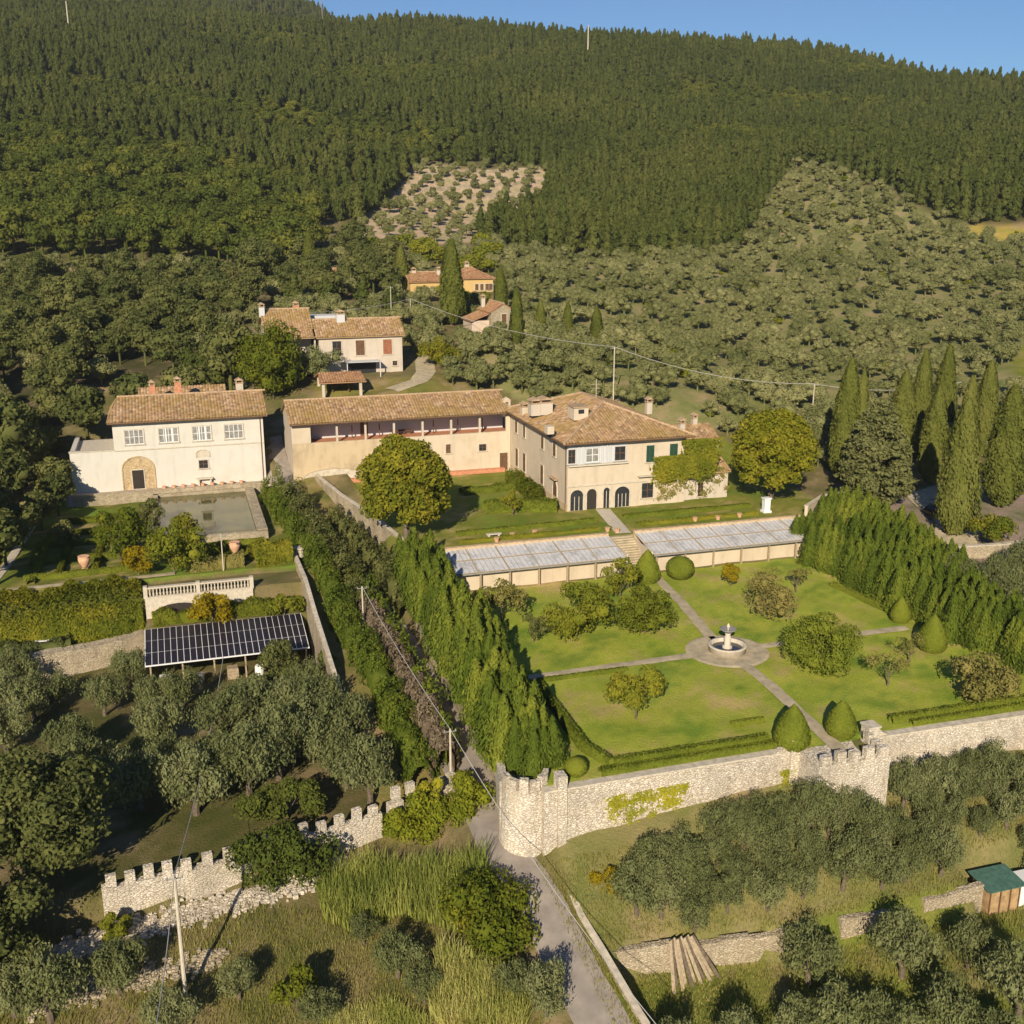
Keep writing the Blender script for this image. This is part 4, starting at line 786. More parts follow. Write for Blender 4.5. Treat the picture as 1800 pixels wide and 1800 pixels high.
for nm, x, y, sz, mt, lb in (('crate',-3,103.8,.6,'whiteframe','white crate leftmost under the solar shed'),('barrel',.2,103.5,.5,'greyframe','grey barrel under the solar shed'),('crate',3.4,103.6,.55,'oldwood','wooden crate in the middle of the solar shed'),('barrel',6.0,103.7,.5,'whiteframe','white barrel near the right end of the shed'),('crate',8.6,103.6,.6,'palestone','pale crate rightmost under the solar shed')):
    z = h1(x, y); mb = MB()
    if nm == 'crate':
        for k in range(4): mb.box(x-sz,x+sz,y-sz,y+sz,z+k*.28,z+k*.28+.2)
        mb.box(x-sz+.05,x+sz-.05,y-sz+.05,y+sz-.05,z,z+1.1)
    else: mb.lathe((x,y,z), [(.4,0),(.44,.1),(.46,.5),(.44,.9),(.4,1.0)], 14)
    tag(mb.build(nm, M[mt]), lb, nm)
# urns, benches, pots
def urn(x, y, z, s, label):
    u = thing('urn', (x,y,z), label, 'urn'); MB().lathe((x,y,z), [(.32*s,0),(.32*s,.35*s),(.25*s,.4*s)], 4).build('pedestal', M['terracotta3'], u)
    MB().lathe((x,y,z), [(.22*s,.4*s),(.3*s,.5*s),(.62*s,1.15*s),(.66*s,1.5*s),(.56*s,1.62*s),(.64*s,1.7*s),(.64*s,1.78*s),(.5*s,1.72*s)], 18).build('jar', M['terracotta3'], u, True)
M['terracotta3'] = plain('sunlit_terracotta', (.62,.36,.22), .85, var=.2)  # paler terracotta for the urns and flower pots
x, y = at(150,1003,-1.45); urn(x, y, -1.5, 1.0, 'big terracotta urn on the shaded left lawn'); x, y = at(414,977,-1.45); urn(x, y, -1.5, 1.0, 'big terracotta urn on the lawn below the pool')
Bn = thing('stone_bench', (*at(868,945,0), 0), 'pale stone bench on the villa lawn', 'bench'); x, y = Bn['_org'][:2]
MB().box(x-.9,x+.9,y-.25,y+.25,.4,.52).build('seat', M['palestone'], Bn); MB().box(x-.7,x-.5,y-.2,y+.2,0,.4).build('leg', M['palestone'], Bn); MB().box(x+.5,x+.7,y-.2,y+.2,0,.4).build('leg', M['palestone'], Bn)
x, y = at(1346,900,0); Pd = thing('statue_plinth', (x,y,0), 'white stone plinth under the round lime tree', 'plinth'); MB().box(x-.55,x+.55,y-.5,y+.5,0,.25).build('base', M['whiteframe'], Pd); MB().box(x-.4,x+.4,y-.36,y+.36,.25,1.75).build('shaft', M['whiteframe'], Pd); MB().box(x-.5,x+.5,y-.45,y+.45,1.75,1.9).build('cap', M['whiteframe'], Pd)
pots = [(1068,930),(1085,932),(873,948),(1222,912),(1262,910),(1300,905),(900,940),(940,935)]
for i, (px, py) in enumerate(pots):
    x, y = at(px, py, 0.3); p = thing('flower_pot', (x,y,0), 'small terracotta flower pot standing along the greenhouse top', 'pot', 'flower pots along the greenhouse top')
    MB().lathe((x,y,0), [(.2,0),(.32,.45),(.34,.5),(.28,.48)], 10).build('pot', M['terracotta3'], p); p['_pl'] = 1
for i in range(9):
    px = 290+i*17; x, y = atY(px, 870, 152.2)[0], 152.2; p = thing('flower_pot', (x,y,0), 'small potted plant lined up on the white villa forecourt', 'pot', 'pots on the white villa forecourt')
    MB().lathe((x,y,0), [(.2,0),(.3,.4),(.28,.38)], 10).build('pot', M['terracotta3'], p)
# table in the left garden terrace edge
x, y = at(78,1135,-5.7); tb = thing('garden_table', (x,y,-5.8), 'white plastic garden table on the brown terrace', 'table'); z = -5.8
MB().box(x-.8,x+.8,y-.45,y+.45,z+.72,z+.78).build('top', M['whiteframe'], tb)
for sx in (-.7,.65):
    for sy in (-.38,.33): MB().box(x+sx,x+sx+.06,y+sy,y+sy+.06,z,z+.72).build('leg', M['whiteframe'], tb)
# car
x, y = 93.2, 111.5; z = h1(x, y)+.15; Cr = thing('parked_car', (x,y,z), 'dark hatchback parked in the cypress shade', 'car')
prof = [(-2.0,.35),(2.0,.35),(2.05,.75),(1.2,.95),(.6,1.4),(-1.2,1.42),(-1.9,.95),(-2.05,.7)]
MB().extr([(x+a, z+b) for a, b in prof], 'y', y-.85, y+.85).build('body', M['car'], Cr); MB().extr([(x+a, z+b) for a, b in ((-1.1,.98),(1.05,.98),(.55,1.34),(-1.0,1.36))], 'y', y-.87, y+.87).build('side_window', M['glass'], Cr)
for sx in (-1.25,1.25):
    for sy in (-.88,.7):
        mb = MB(); mb.tube([(x+sx,y+sy,z+.33),(x+sx,y+sy+.18,z+.33)], .33, 14).build('wheel', M['rubber'], Cr)
# ------------------------------------------------------------ poles and wires
def pole(name, b, top, r, label, arms=0, mat='pole', cat='pole'):
    g = thing(name, b, label, cat); MB().tube([b, top], [r, r*.65], 8).build('shaft', M[mat], g)
    mb = MB(); mb.tube([(top[0]-.5,top[1],top[2]-.25),(top[0]+.5,top[1],top[2]-.25)], .05, 5)
    for s in (-.45, .45): mb.lathe((top[0]+s,top[1],top[2]-.25), [(.05,0),(.07,.12),(.03,.2)], 6)
    mb.build('crossarm', M['greyframe'], g); return Vector(top)
def pl_px(bx, by, ty, r, label, tx=None, **k):
    x, y, z = G(bx, by); zt = atY(bx, ty, y)[1]; return pole('utility_pole', (x,y,z-.1), (x+((tx-bx)*.0 if tx else 0), y, zt), r, label, **k)
pA = pl_px(328,1765,1535,.15,'tall pale concrete pole in the bottom left meadow')
pB = pole('utility_pole', (18.7,75.6,-9), (18.7,75.6,-2.5), .12, 'slim pole beside the ivy-clad wall end')
x, y = at(640,1125,-5.5); pC = pole('utility_pole', (x,y,-6), (x,y,atY(640,1030,y)[1]), .11, 'slim pole rising from the brown brushwood hedge')
pD = pole('utility_pole', (68.3,161.7,h1(68.3,161.7)), (68.3,161.7,15.8), .13, 'pale pole standing behind the big villa roof')
x, y = at(393,1003,-1.5); pE = pole('utility_pole', (x,y,-1.5), (x,y,atY(393,938,y)[1]), .08, 'thin white mast on the lawn near the lower urn')
x, y, z = G(722,562); pF = pole('utility_pole', (x,y,z), (x,y,atY(722,525,y)[1]), .12, 'pole at the bend of the wire above the farmhouse')
pG = pole('utility_pole', (x-4,y,z), (x-4,y,atY(700,503,y)[1]), .1, 'taller thin pole left of the wire bend')
x, y, z = 99.5, 152, 2; pH = pole('utility_pole', (x,y,z), (x,y,atY(1519,670,y)[1]), .12, 'pale pole among the right cypresses')
x, y, z = G(1033,112); pI = pole('lattice_mast', (x,y,z), (x,y,atY(1033,44,y)[1]), .5, 'white mast rising through the conifers on the ridge', mat='pole', cat='mast')
x, y, z = G(122,62); pole('lattice_mast', (x,y,z), (x,y,atY(122,2,y)[1]), .45, 'pale mast in the forest at the top left', cat='mast')
x, y, z = dist_pt(567, 40, 1220); pole('lattice_mast', (x,y,z-10), (x,y,z+32), .5, 'thin dark mast on the far hill crest', mat='greyframe', cat='mast')
x, y = 1045, 655; ax = 54.9; An = thing('roof_aerial', (54.9,136,12), 'thin television aerial on the villa ridge', 'aerial'); MB().tube([(54.9,136,12),(54.9,136,14.9)], .05, 5).build('rod', M['pole'], An)
MB().tube([(54.1,136,14.2),(55.7,136,14.2)], .025, 4).tube([(54.3,136,13.6),(55.5,136,13.6)], .025, 4).build('elements', M['pole'], An)
def wire(a, b, sag, label, grp=None, r=.03):
    a, b = Vector(a), Vector(b); P = [a.lerp(b, i/14)-Vector((0,0,sag*4*(i/14)*(1-i/14))) for i in range(15)]
    tag(MB().tube(P, r, 4).build('overhead_wire', M['wire']), label, 'wire', grp)
wire(pA, atY(270,1830,48)[0:1]+(48, atY(270,1830,48)[1]), .6, 'thin wire dropping from the meadow pole to the bottom edge')
wire(pA, (2.5,100,-4.2), 1.2, 'thin wire from the meadow pole up to the solar shed')
wire(pB, pC, .5, 'wire strung over the brown brushwood hedge'); wire(pB, (23.6,46,-8), 1.0, 'wire following the lane out of the bottom edge')
wire(pF, pD, 1.5, 'wire from the farmhouse bend to the pole behind the villa', r=.045); wire(pD, pH, 1.6, 'wire from the villa pole to the right cypresses', r=.045)
wire(pH, (125,148,9.5), 1.2, 'wire running out to the right behind the cypresses', r=.045); wire(pF, (17,190,20.3), 1.0, 'wire from the bend to the farmhouse chimney', r=.04)
# ------------------------------------------------------------ foliage generators
def unit(n): v = rng.normal(size=(n,3)); return v/np.linalg.norm(v, axis=1, keepdims=True)
def leaf_quads(p, n, a, b, up=0.0):
    """diamond leaf clumps at p with normals n, half sizes a (long) and b (short); up>0 turns the long axis upright"""
    N = len(p); r = unit(N); t = np.cross(n, r); t /= np.linalg.norm(t, axis=1, keepdims=True)+1e-9
    if up:
        z = np.array([0,0,1.])+rng.normal(size=(N,3))*(1-up)*.9; z -= n*(z*n).sum(1, keepdims=True); z /= np.linalg.norm(z, axis=1, keepdims=True)+1e-9; t = z
    q = np.cross(n, t); a = np.broadcast_to(a, (N,))[:, None]; b = np.broadcast_to(b, (N,))[:, None]
    bend = n*a*.25*rng.uniform(-1, 1, (N,1))
    return np.stack([p-t*a+bend, p-q*b, p+t*a+bend, p+q*b], 1).reshape(-1, 3), np.arange(4*N).reshape(N, 4)
_ico = {}
def ico(sub):
    if sub not in _ico:
        import bmesh
        bm = bmesh.new(); bmesh.ops.create_icosphere(bm, subdivisions=sub, radius=1); bm.verts.ensure_lookup_table()
        _ico[sub] = (np.array([v.co[:] for v in bm.verts]), [tuple(v.index for v in f.verts) for f in bm.faces]); bm.free()
    return _ico[sub]
def mk(name, V_, F_, mat, link=False, parent=None):
    me = bpy.data.meshes.new(name); V_ = np.concatenate(V_); tot = []; 
    sizes = []; idx = []
    for f in F_:
        f = np.asarray(f); sizes.append(np.full(len(f), f.shape[1], np.int32)); idx.append(f.ravel())
    sizes = np.concatenate(sizes); idx = np.concatenate(idx).astype(np.int32)
    me.vertices.add(len(V_)); me.vertices.foreach_set('co', V_.astype(np.float32).ravel()); me.loops.add(len(idx)); me.loops.foreach_set('vertex_index', idx)
    st = np.concatenate([[0], np.cumsum(sizes)[:-1]]).astype(np.int32); me.polygons.add(len(sizes)); me.polygons.foreach_set('loop_start', st); me.polygons.foreach_set('loop_total', sizes)
    me.update(calc_edges=True); me.materials.append(mat); o = bpy.data.objects.new(name, me)
    if link: S.collection.objects.link(o)
    if parent: o.parent = parent
    return o
class Fol:
    def __init__(s): s.V = []; s.F = []; s.n = 0
    def add(s, v, f): s.V.append(np.asarray(v, float)); s.F.append(np.asarray(f)+s.n); s.n += len(v); return s
    def blob(s, c, r, n, a, b, up=0, core=.72, low=-.6, jit=.6, shell=(.78,1.08)):
        d = unit(n); d[:, 2] = np.where(d[:, 2] < low, -d[:, 2], d[:, 2]); r = np.broadcast_to(np.asarray(r, float), (3,))
        p = np.asarray(c)+d*r*rng.uniform(*shell, (n,1)); nn = d/r*r.mean()+rng.normal(size=(n,3))*jit; nn /= np.linalg.norm(nn, axis=1, keepdims=True)
        s.add(*leaf_quads(p, nn, a*rng.uniform(.6,1.3,n), b*rng.uniform(.6,1.3,n), up))
        if core: v, f = ico(1); s.add(v*r*core*rng.uniform(.85,1.1,(len(v),1))+np.asarray(c), f)
        return s
    def obj(s, name, mat, link=False, parent=None): return mk(name, s.V, s.F, M[mat] if isinstance(mat, str) else mat, link, parent)
def blobs_in(R_, n, rs, seed, flat=1.0, bias=0.0, shape=None):
    g = np.random.default_rng(seed); out = []
    while len(out) < n:
        v = g.uniform(-1, 1, 3)
        if v@v > 1: continue
        if bias and g.uniform() < bias and v@v < .45: continue
        out.append((v*np.asarray(R_), g.uniform(*rs)))
    return out
def trunk_mesh(h, r, limbs, R_, seed, lean=.1, base=0):
    g = random.Random(seed); mb = MB(); x = y = 0; P = [(0,0,-.4)]
    for i in range(1, 4): x += g.uniform(-lean,lean)*h; y += g.uniform(-lean,lean)*h; P.append((x,y,h*i/3))
    mb.tube(P, [r*1.25,r,r*.85,r*.7], 7)
    for i in range(limbs):
        a = 2*pi*(i+g.random()*.6)/limbs; q = Vector(P[-1]) if i % 2 else Vector(P[-2]); e = Vector((cos(a)*R_*.6, sin(a)*R_*.6, h+R_*g.uniform(.4,.9)))
        m_ = q.lerp(e, .5)+Vector((0,0,-.15*R_)); mb.tube([q, m_, e], [r*.55,r*.38,r*.15], 5)
    return mb
# --- prototypes for the big woods (single small meshes)
def proto_conifer(seed, h, w_, a=.62):
    f = Fol(); g = np.random.default_rng(seed); n = 620; a = .5; t = g.uniform(0, 1, n)**.8; z = h*(.08+.92*t); rad = w_*(1-t**2.5)**.85*(.78+.22*np.sin(z*2.3+seed))+.12
    th = g.uniform(0, 2*pi, n); k = g.uniform(.65, 1.08, n); p = np.stack([rad*k*np.cos(th), rad*k*np.sin(th), z], 1)
    nn = np.stack([np.cos(th), np.sin(th), np.full(n, .55)], 1)+g.normal(size=(n,3))*.45; nn /= np.linalg.norm(nn, axis=1, keepdims=True)
    f.add(*leaf_quads(p, nn, a*g.uniform(.6,1.2,n), a*.5*g.uniform(.6,1.2,n), .55))
    zz = [0, .1, .4, .7, .93]; rr = [.25, .72, .6, .36, .05]; v = [(w_*r*cos(2*pi*k/7), w_*r*sin(2*pi*k/7), h*z) for z, r in zip(zz, rr) for k in range(7)]
    f.add(v, [(j*7+i, j*7+(i+1) % 7, (j+1)*7+(i+1) % 7, (j+1)*7+i) for j in range(4) for i in range(7)])
    return f
def proto_broad(seed, h, w_, n=9, leaf=.42, per=80, mat='lf_broad'):
    f = Fol()
    for c, r in blobs_in((w_*.62, w_*.62, h*.26), n, (w_*.30, w_*.46), seed): f.blob(c+np.array([0,0,h*.62]), (r,r,r*.85), per, leaf, leaf*.6, core=.75)
    f.add(*_tube_arr(.02*h+.08, h*.5)); return f
def _tube_arr(r, h):
    v = [(r*cos(2*pi*k/5), r*sin(2*pi*k/5), z) for z in (-.6, h) for k in range(5)]; return v, [(i, (i+1) % 5, 5+(i+1) % 5, 5+i) for i in range(5)]
def proto_olive(seed, h=3.6, w_=2.2, per=95, leaf=.17, n=11): return proto_broad(seed, h, w_, n, leaf, per)
PROT = {}
PROT['con'] = [proto_conifer(11+i, *hw).obj('conifer', 'lf_conifer') for i, hw in enumerate([(9.5,1.9),(8.2,1.8),(10.5,2.1),(7.5,2.1),(8.5,1.5)])]
PROT['bro'] = [proto_broad(21+i, *hw, n=11, per=75).obj('broadleaf_tree', 'lf_broad') for i, hw in enumerate([(9,4.6),(8,4.0),(11,5.0)])]
PROT['drk'] = [proto_broad(31+i, *hw, n=14, leaf=.38, per=130).obj('evergreen_tree', 'lf_dark') for i, hw in enumerate([(10,4.8),(9,4.2),(12,5.2)])]
PROT['oli'] = [proto_olive(41+i, *hw).obj('olive_tree', 'lf_olive_far') for i, hw in enumerate([(3.6,2.2),(3.1,1.9),(4.1,2.5)])]
PROT['bus'] = [proto_broad(51+i, *hw, n=6, leaf=.26, per=60).obj('bush', 'lf_shrub') for i, hw in enumerate([(2.2,1.6),(1.7,1.3)])]
def scatter_in(poly, spacing, jit=.45, ymin=152, grow=0.0):
    """jittered ground grid clipped to where its photo position lies in poly"""
    P_ = []; y = ymin
    while y < 1320:
        sp = spacing*(1+grow*max(0, (y-250)/400)); x0, x1 = -420, 760
        xs = np.arange(x0, x1, sp); xs = xs+rng.uniform(-jit, jit, len(xs))*sp+(int(y/sp) % 2)*sp*.5; ys = y+rng.uniform(-jit, jit, len(xs))*sp
        P_.append(np.stack([xs, ys], 1)); y += sp*.92
    P_ = np.concatenate(P_); z = hz(P_[:,0], P_[:,1]); px, py = proj(P_[:,0], P_[:,1], z); k = (px > -330) & (px < 2130) & inpoly(px, py, poly)
    P_, z = P_[k], z[k]; L2 = np.hypot(P_[:,0]+0, P_[:,1]+0)
    # keep only what can be seen over the terrain (with slack), so the far side of the ridge stays light
    ok = np.ones(len(P_), bool); T_ = np.linspace(.3, .97, 40)
    for t in T_:
        hx = hz(P_[:,0]*t, P_[:,1]*t); lz_ = CAMH+(z+16-CAMH)*t; ok &= lz_ > hx-6
    o = np.column_stack([P_, z])[ok]; d = np.linalg.norm(o-np.array([0,0,CAMH]), axis=1); return o[np.argsort(d)]
STUFFCOL = {}
def gn_stuff(name, pts_, protos, label, smin=.8, smax=1.25, sink=.2):
    if not len(pts_): return
    key = protos[0].name+str(len(protos))
    if key not in STUFFCOL:
        c = bpy.data.collections.new('sources_'+name)
        for p in protos: c.objects.link(p.copy())
        STUFFCOL[key] = c
    me = bpy.data.meshes.new(name); n = len(pts_); me.vertices.add(n); q = pts_.copy(); q[:, 2] -= sink; me.vertices.foreach_set('co', q.astype(np.float32).ravel())
    me.attributes.new('sc', 'FLOAT', 'POINT').data.foreach_set('value', rng.uniform(smin, smax, n).astype(np.float32))
    me.attributes.new('rz', 'FLOAT', 'POINT').data.foreach_set('value', rng.uniform(0, 6.28, n).astype(np.float32))
    ixs = rng.integers(0, len(protos), n)
    if len(protos) > 8:      # mixed wood: broadleaf crowns gather in patches, conifers elsewhere
        nn_ = np.sin(q[:,0]*.021+2*np.sin(q[:,1]*.013))*np.sin(q[:,1]*.027+np.sin(q[:,0]*.017))+rng.normal(size=n)*.18; names_ = sorted(p.name for p in protos); nb = sum(s.startswith('broad') for s in names_); ixs = np.where(nn_ > .5, rng.integers(0, nb, n), rng.integers(nb, len(protos), n))
    me.attributes.new('ix', 'INT', 'POINT').data.foreach_set('value', ixs.astype(np.int32)); me.update()
    o = bpy.data.objects.new(name, me); S.collection.objects.link(o)
    g = bpy.data.node_groups.new(name, 'GeometryNodeTree'); g.interface.new_socket('Geometry', in_out='INPUT', socket_type='NodeSocketGeometry'); g.interface.new_socket('Geometry', in_out='OUTPUT', socket_type='NodeSocketGeometry')
    N = g.nodes.new; i_, o_ = N('NodeGroupInput'), N('NodeGroupOutput'); ci = N('GeometryNodeCollectionInfo'); ci.inputs['Collection'].default_value = STUFFCOL[key]; ci.inputs['Separate Children'].default_value = True; ci.inputs['Reset Children'].default_value = True
    iop = N('GeometryNodeInstanceOnPoints'); iop.inputs['Pick Instance'].default_value = True
    def att(nm, ty): a = N('GeometryNodeInputNamedAttribute'); a.data_type = ty; a.inputs['Name'].default_value = nm; return [s for s in a.outputs if s.enabled][0]
    cx_ = N('ShaderNodeCombineXYZ'); g.links.new(att('rz', 'FLOAT'), cx_.inputs[2]); sc_ = N('ShaderNodeCombineXYZ')
    for k in range(3): g.links.new(att('sc', 'FLOAT'), sc_.inputs[k])
    g.links.new(i_.outputs[0], iop.inputs['Points']); g.links.new(ci.outputs[0], iop.inputs['Instance']); g.links.new(att('ix', 'INT'), iop.inputs['Instance Index'])
    g.links.new(cx_.outputs[0], iop.inputs['Rotation']); g.links.new(sc_.outputs[0], iop.inputs['Scale']); g.links.new(iop.outputs[0], o_.inputs[0])
    md = o.modifiers.new('scatter', 'NODES'); md.node_group = g; return tag(o, label, None, None, 'stuff')
def singles(pts_, protos, label, cat, group, smin=.8, smax=1.25, sink=.2, name=None):
    for p in pts_:
        o = random.choice(protos).copy(); S.collection.objects.link(o); o.name = name or protos[0].name.split('.')[0]; s = random.uniform(smin, smax)
        o.location = (p[0], p[1], p[2]-sink); o.scale = (s, s, s*random.uniform(.92,1.1)); o.rotation_euler = (0, 0, random.uniform(0, 6.28)); tag(o, label, cat, group)
def wood(poly, sp, key, nmax, label, cat, group, stufflabel, grow=0, smin=.8, smax=1.25, stuffname='forest', jit=.45, drop=0):
    p = scatter_in(poly, sp, jit, grow=grow)
    if drop: p = p[rng.uniform(size=len(p)) > drop]
    px, py = proj(p[:,0], p[:,1], p[:,2]); vis = (px > -15) & (px < 1815)
    a = p[vis][:nmax]; b = np.concatenate([p[vis][nmax:], p[~vis]]); singles(a, PROT[key], label, cat, group, smin, smax); gn_stuff(stuffname, b, PROT['mixwood' if key == 'con' else key], stufflabel, smin, smax); print(stuffname, len(a), len(b))
def pine(seed, h, w_):
    f = Fol(); g = np.random.default_rng(seed)
    for i in range(12): t = i/11; q = w_*(1-t**1.6)*.55; a = g.uniform(0, 6.28); f.blob((q*cos(a), q*sin(a), h*(.2+.75*t)), (w_*(.62-.38*t),)*2+(h*.10,), 48, .5, .28, up=.4, core=.8)
    return f
PROT['con'] += [pine(71, 9.5, 2.2).obj('conifer', 'lf_conifer'), pine(72, 8.5, 2.2).obj('conifer', 'lf_conifer'), pine(73, 10.5, 2.3).obj('conifer', 'lf_conifer')]
PROT['bro_small'] = [proto_broad(25, 7, 2.8, 7, .4, 60).obj('broadleaf_tree', 'lf_broad')]; PROT['mixwood'] = PROT['con']+PROT['bro_small']
wood(CONIF, 3.7, 'con', 300, 'dark green conifer in the lower edge of the hillside forest', 'conifer', 'conifers along the lower forest edge', 'dense conifer forest covering the hill up to the ridge', grow=.45)
wood(BROAD, 6.4, 'bro', 220, 'rounded yellow-green broadleaf tree on the left hillside', 'tree', 'broadleaf trees below the conifers', 'broadleaf wood on the left hillside', stuffname='woodland')
wood(DARKW, 6.0, 'drk', 220, 'dark evergreen oak in the wood behind the white villa', 'tree', 'dark oaks behind the white villa', 'dark oak wood left of the farmhouse', stuffname='oak_wood', smin=.55, smax=.98, drop=.22)
# olives: no tree on top of houses, lane or cypress row
def clear_of(p):
    k = np.ones(len(p), bool)
    for x0, x1, y0, y1 in ((52,64,196,212),(51,75,241,256),(14,42,168,198),(84,108,94,124),(-60,81,100,157)): k &= ~((p[:,0] > x0) & (p[:,0] < x1) & (p[:,1] > y0) & (p[:,1] < y1))
    return p[k]
OPOOL = []
def pool_(p, label, group): OPOOL.extend([(q, label, group) for q in p])
p = clear_of(scatter_in(OLIVES, 4.8, .46, ymin=124)); px, py = proj(p[:,0], p[:,1], p[:,2]); k = ~inpoly(px, py, FIELD) & ~inpoly(px, py, GRASSP) & (rng.uniform(size=len(p)) > .08); pool_(p[k], 'silvery olive tree on the slope behind the villas', 'olive trees on the slope behind the villas')
pool_(scatter_in(CLEAR, 7.0, .25), 'small olive tree on the pale terraced clearing', 'olive trees in the terraced clearing')
pool_(scatter_in(STRIP, 5.5, .45), 'low olive tree on the scrubby left slope', 'olive trees on the scrubby left strip')
p = clear_of(scatter_in([(560,545),(700,530),(1060,612),(1060,700),(700,700),(430,690),(410,640),(450,550)], 4.6, .4, ymin=158)); p = p[(p[:,0] > 42) | (p[:,1] > 198)]; pool_(p, 'olive tree among the upper farm buildings', 'olive trees among the farm buildings')
p = clear_of(scatter_in([(600,445),(880,430),(900,560),(700,530),(700,470)], 6.0, .4)); pool_(p[1::2], 'olive tree around the yellow house', 'olive trees around the yellow house')
singles(p[::2][:60], PROT['bus'], 'leafy green shrub around the yellow house', 'shrub', 'shrubs around the yellow house', 1.3, 2.4)
OPOOL.sort(key=lambda e: e[0][0]**2+e[0][1]**2); NO = 150; ni = 0; rest = []
for q, lb, gr in OPOOL:
    px, py = proj(*q)
    if ni < NO and -10 < px < 1810: singles([q], PROT['oli'], lb, 'olive tree', gr, .85, 1.35); ni += 1
    else: rest.append(q)
gn_stuff('olive_grove', np.array(rest), PROT['oli'], 'open olive groves spreading up the hillside', .7, 1.3); print('olives', len(OPOOL))
SH = [(-21,118),(-27,125),(-24,133),(-23,139),(-27,147),(-26,131),(-33,117),(-34,134),(-26,106),(-19,162),(-22,163),(-13,173),(-6,177),(2,180),(9,181),(-29,112),(-24,153)]
for x, y in SH: singles([(x, y, h1(x, y))], PROT['drk'], 'tall dark oak shading the left side of the gardens', 'tree', 'oaks shading the left garden edge', .95, 1.25)
p = clear_of(scatter_in(OLIVES+[], 14, .48)); gn_stuff('scrub', p, PROT['bus'], 'green scrub dotted through the olive groves', .5, 1.2)
p = clear_of(scatter_in(DARKW, 9, .48)); pool_2 = p[rng.uniform(size=len(p)) > .4]; gn_stuff('olive_scrub', pool_2, PROT['oli'], 'pale olives and scrub scattered through the oak wood', .9, 1.5)
p = scatter_in(STRIP, 9, .48); gn_stuff('scrub', p, PROT['bus'], 'scrub bushes on the left slope', .6, 1.3)
for x, y, q in ((-15.6,147.5,.6),(-17,141,.62),(-18.5,134,.65),(-19.5,127,.7),(-16.5,151.8,.6),(-22,150,.8),(-21,156,.9)): singles([(x, y, h1(x, y))], PROT['drk'], 'low dark oak at the shaded left edge of the garden', 'tree', 'low oaks at the shaded garden edge', q, q+.05)
# pale terrace banks in the clearing
for i, (a, b) in enumerate((((745,312),(950,300)), ((735,338),(955,322)), ((720,352),(940,345)))):
    P0, P1 = G(*a), G(*b); wall_thing('terrace_bank', [P0[:2], P1[:2]], [P0[2]+1.4, P1[2]+1.4], [P0[2]-2, P1[2]-2], 1.0, 'stone2', 'pale stone terrace bank in the hillside clearing, '+('uppermost of three','middle of three','lowest of three')[i], cap=False)
# --- detailed trees
def tree_thing(name, fol, mat, trunk, label, cat, group=None, bark='bark'):
    r = thing(name, (0,0,0), label, cat, group); o = fol.obj('crown', mat, True, r); t_ = trunk.build('trunk', M[bark], r); return r
def place(proto, x, y, s=1.0, label=None, z=None, group=None, rz=None, sz=None, first=[set()], name=None):
    if proto.name not in first[0]: first[0].add(proto.name); o = proto
    else: o = copy_tree(proto)
    zz = h1(x, y) if z is None else z; o.location = (x, y, zz-.08); o.scale = (s, s, sz or s); o.rotation_euler.z = random.uniform(0, 6.28) if rz is None else rz
    if label: o['label'] = label
    if group: o['group'] = group
    if name: o.name = name
    return o
def olive_near(seed, h=4.0, w_=2.3, n=18, per=240, leaf=.15):
    f = Fol()
    for c, r in blobs_in((w_*.72, w_*.72, h*.28), n, (w_*.27, w_*.42), seed): f.blob(c+np.array([0,0,h*.6]), (r*.9,r*.9,r*1.15), per, leaf, leaf*.34, up=.55, core=.35, shell=(.45,1.2), jit=.8)
    return tree_thing('olive_tree', f, 'lf_olive', trunk_mesh(h*.36, .2, 5, w_, seed), 'silvery olive tree', 'olive tree', None, 'bark')
ON = [olive_near(61+i, *hw) for i, hw in enumerate([(4.2,2.4),(3.8,2.1),(4.8,2.6)])]
def bigtree(name, seed, R_, H0, h, n, rs, per, leaf, mat, trunk, label, cat='tree', up=0, core=.6):
    f = Fol()
    BL = blobs_in(R_, n, rs, seed, bias=.6)
    if name == 'lime_tree':
        gq_ = np.random.default_rng(seed); BL = []
        for i in range(n):
            zz = 1-2*(i+.5)/n*.86; a = i*2.39996+gq_.normal()*.15; rr_ = math.sqrt(max(0, 1-zz*zz)); k_ = gq_.uniform(.82,1.0)*(1 if i % 4 else .6); BL.append((np.array([R_[0]*rr_*cos(a), R_[1]*rr_*sin(a), R_[2]*zz])*k_, gq_.uniform(*rs)))
    for c, r in BL: f.blob(c+np.array([0,0,H0]), (r,r,r*.9), per, leaf, leaf*.6, up=up, core=core)
    return tree_thing(name, f, mat, trunk, label, cat)
LG = 'olive trees in the walled left grove'
grove_pts = [(60,1265),(130,1345),(185,1260),(320,1245),(285,1320),(400,1320),(345,1430),(445,1255),(490,1370),(560,1290),(610,1380),(650,1410),(520,1330),(15,1320),(440,1400),(575,1350),(230,1210),(35,1215)]
grove_pts += [(95,1250),(270,1250),(155,1410),(250,1420),(390,1395),(540,1235),(600,1330),(300,1385),(20,1265),(480,1300)]
gdesc = ['far left below the stone wall','left, above the big oak','beside the stone wall end','below the solar shed','in the middle shade','centre of the left grove','just above the battlements','right under the solar panels','beside the dark gap','near the brown hedge','lower right of the grove','nearest the ivy wall','between its neighbours','at the left frame edge','above the green bush','next to the hedge foot','against the rubble wall','at the wall corner','behind the first left tree','under the left end of the panels','just right of the big oak','in the dark hollow','left of the green bush','beside the rounded evergreen','close to the strip hedge','below the middle shade','at the upper left frame edge','between the bush and the hedge']
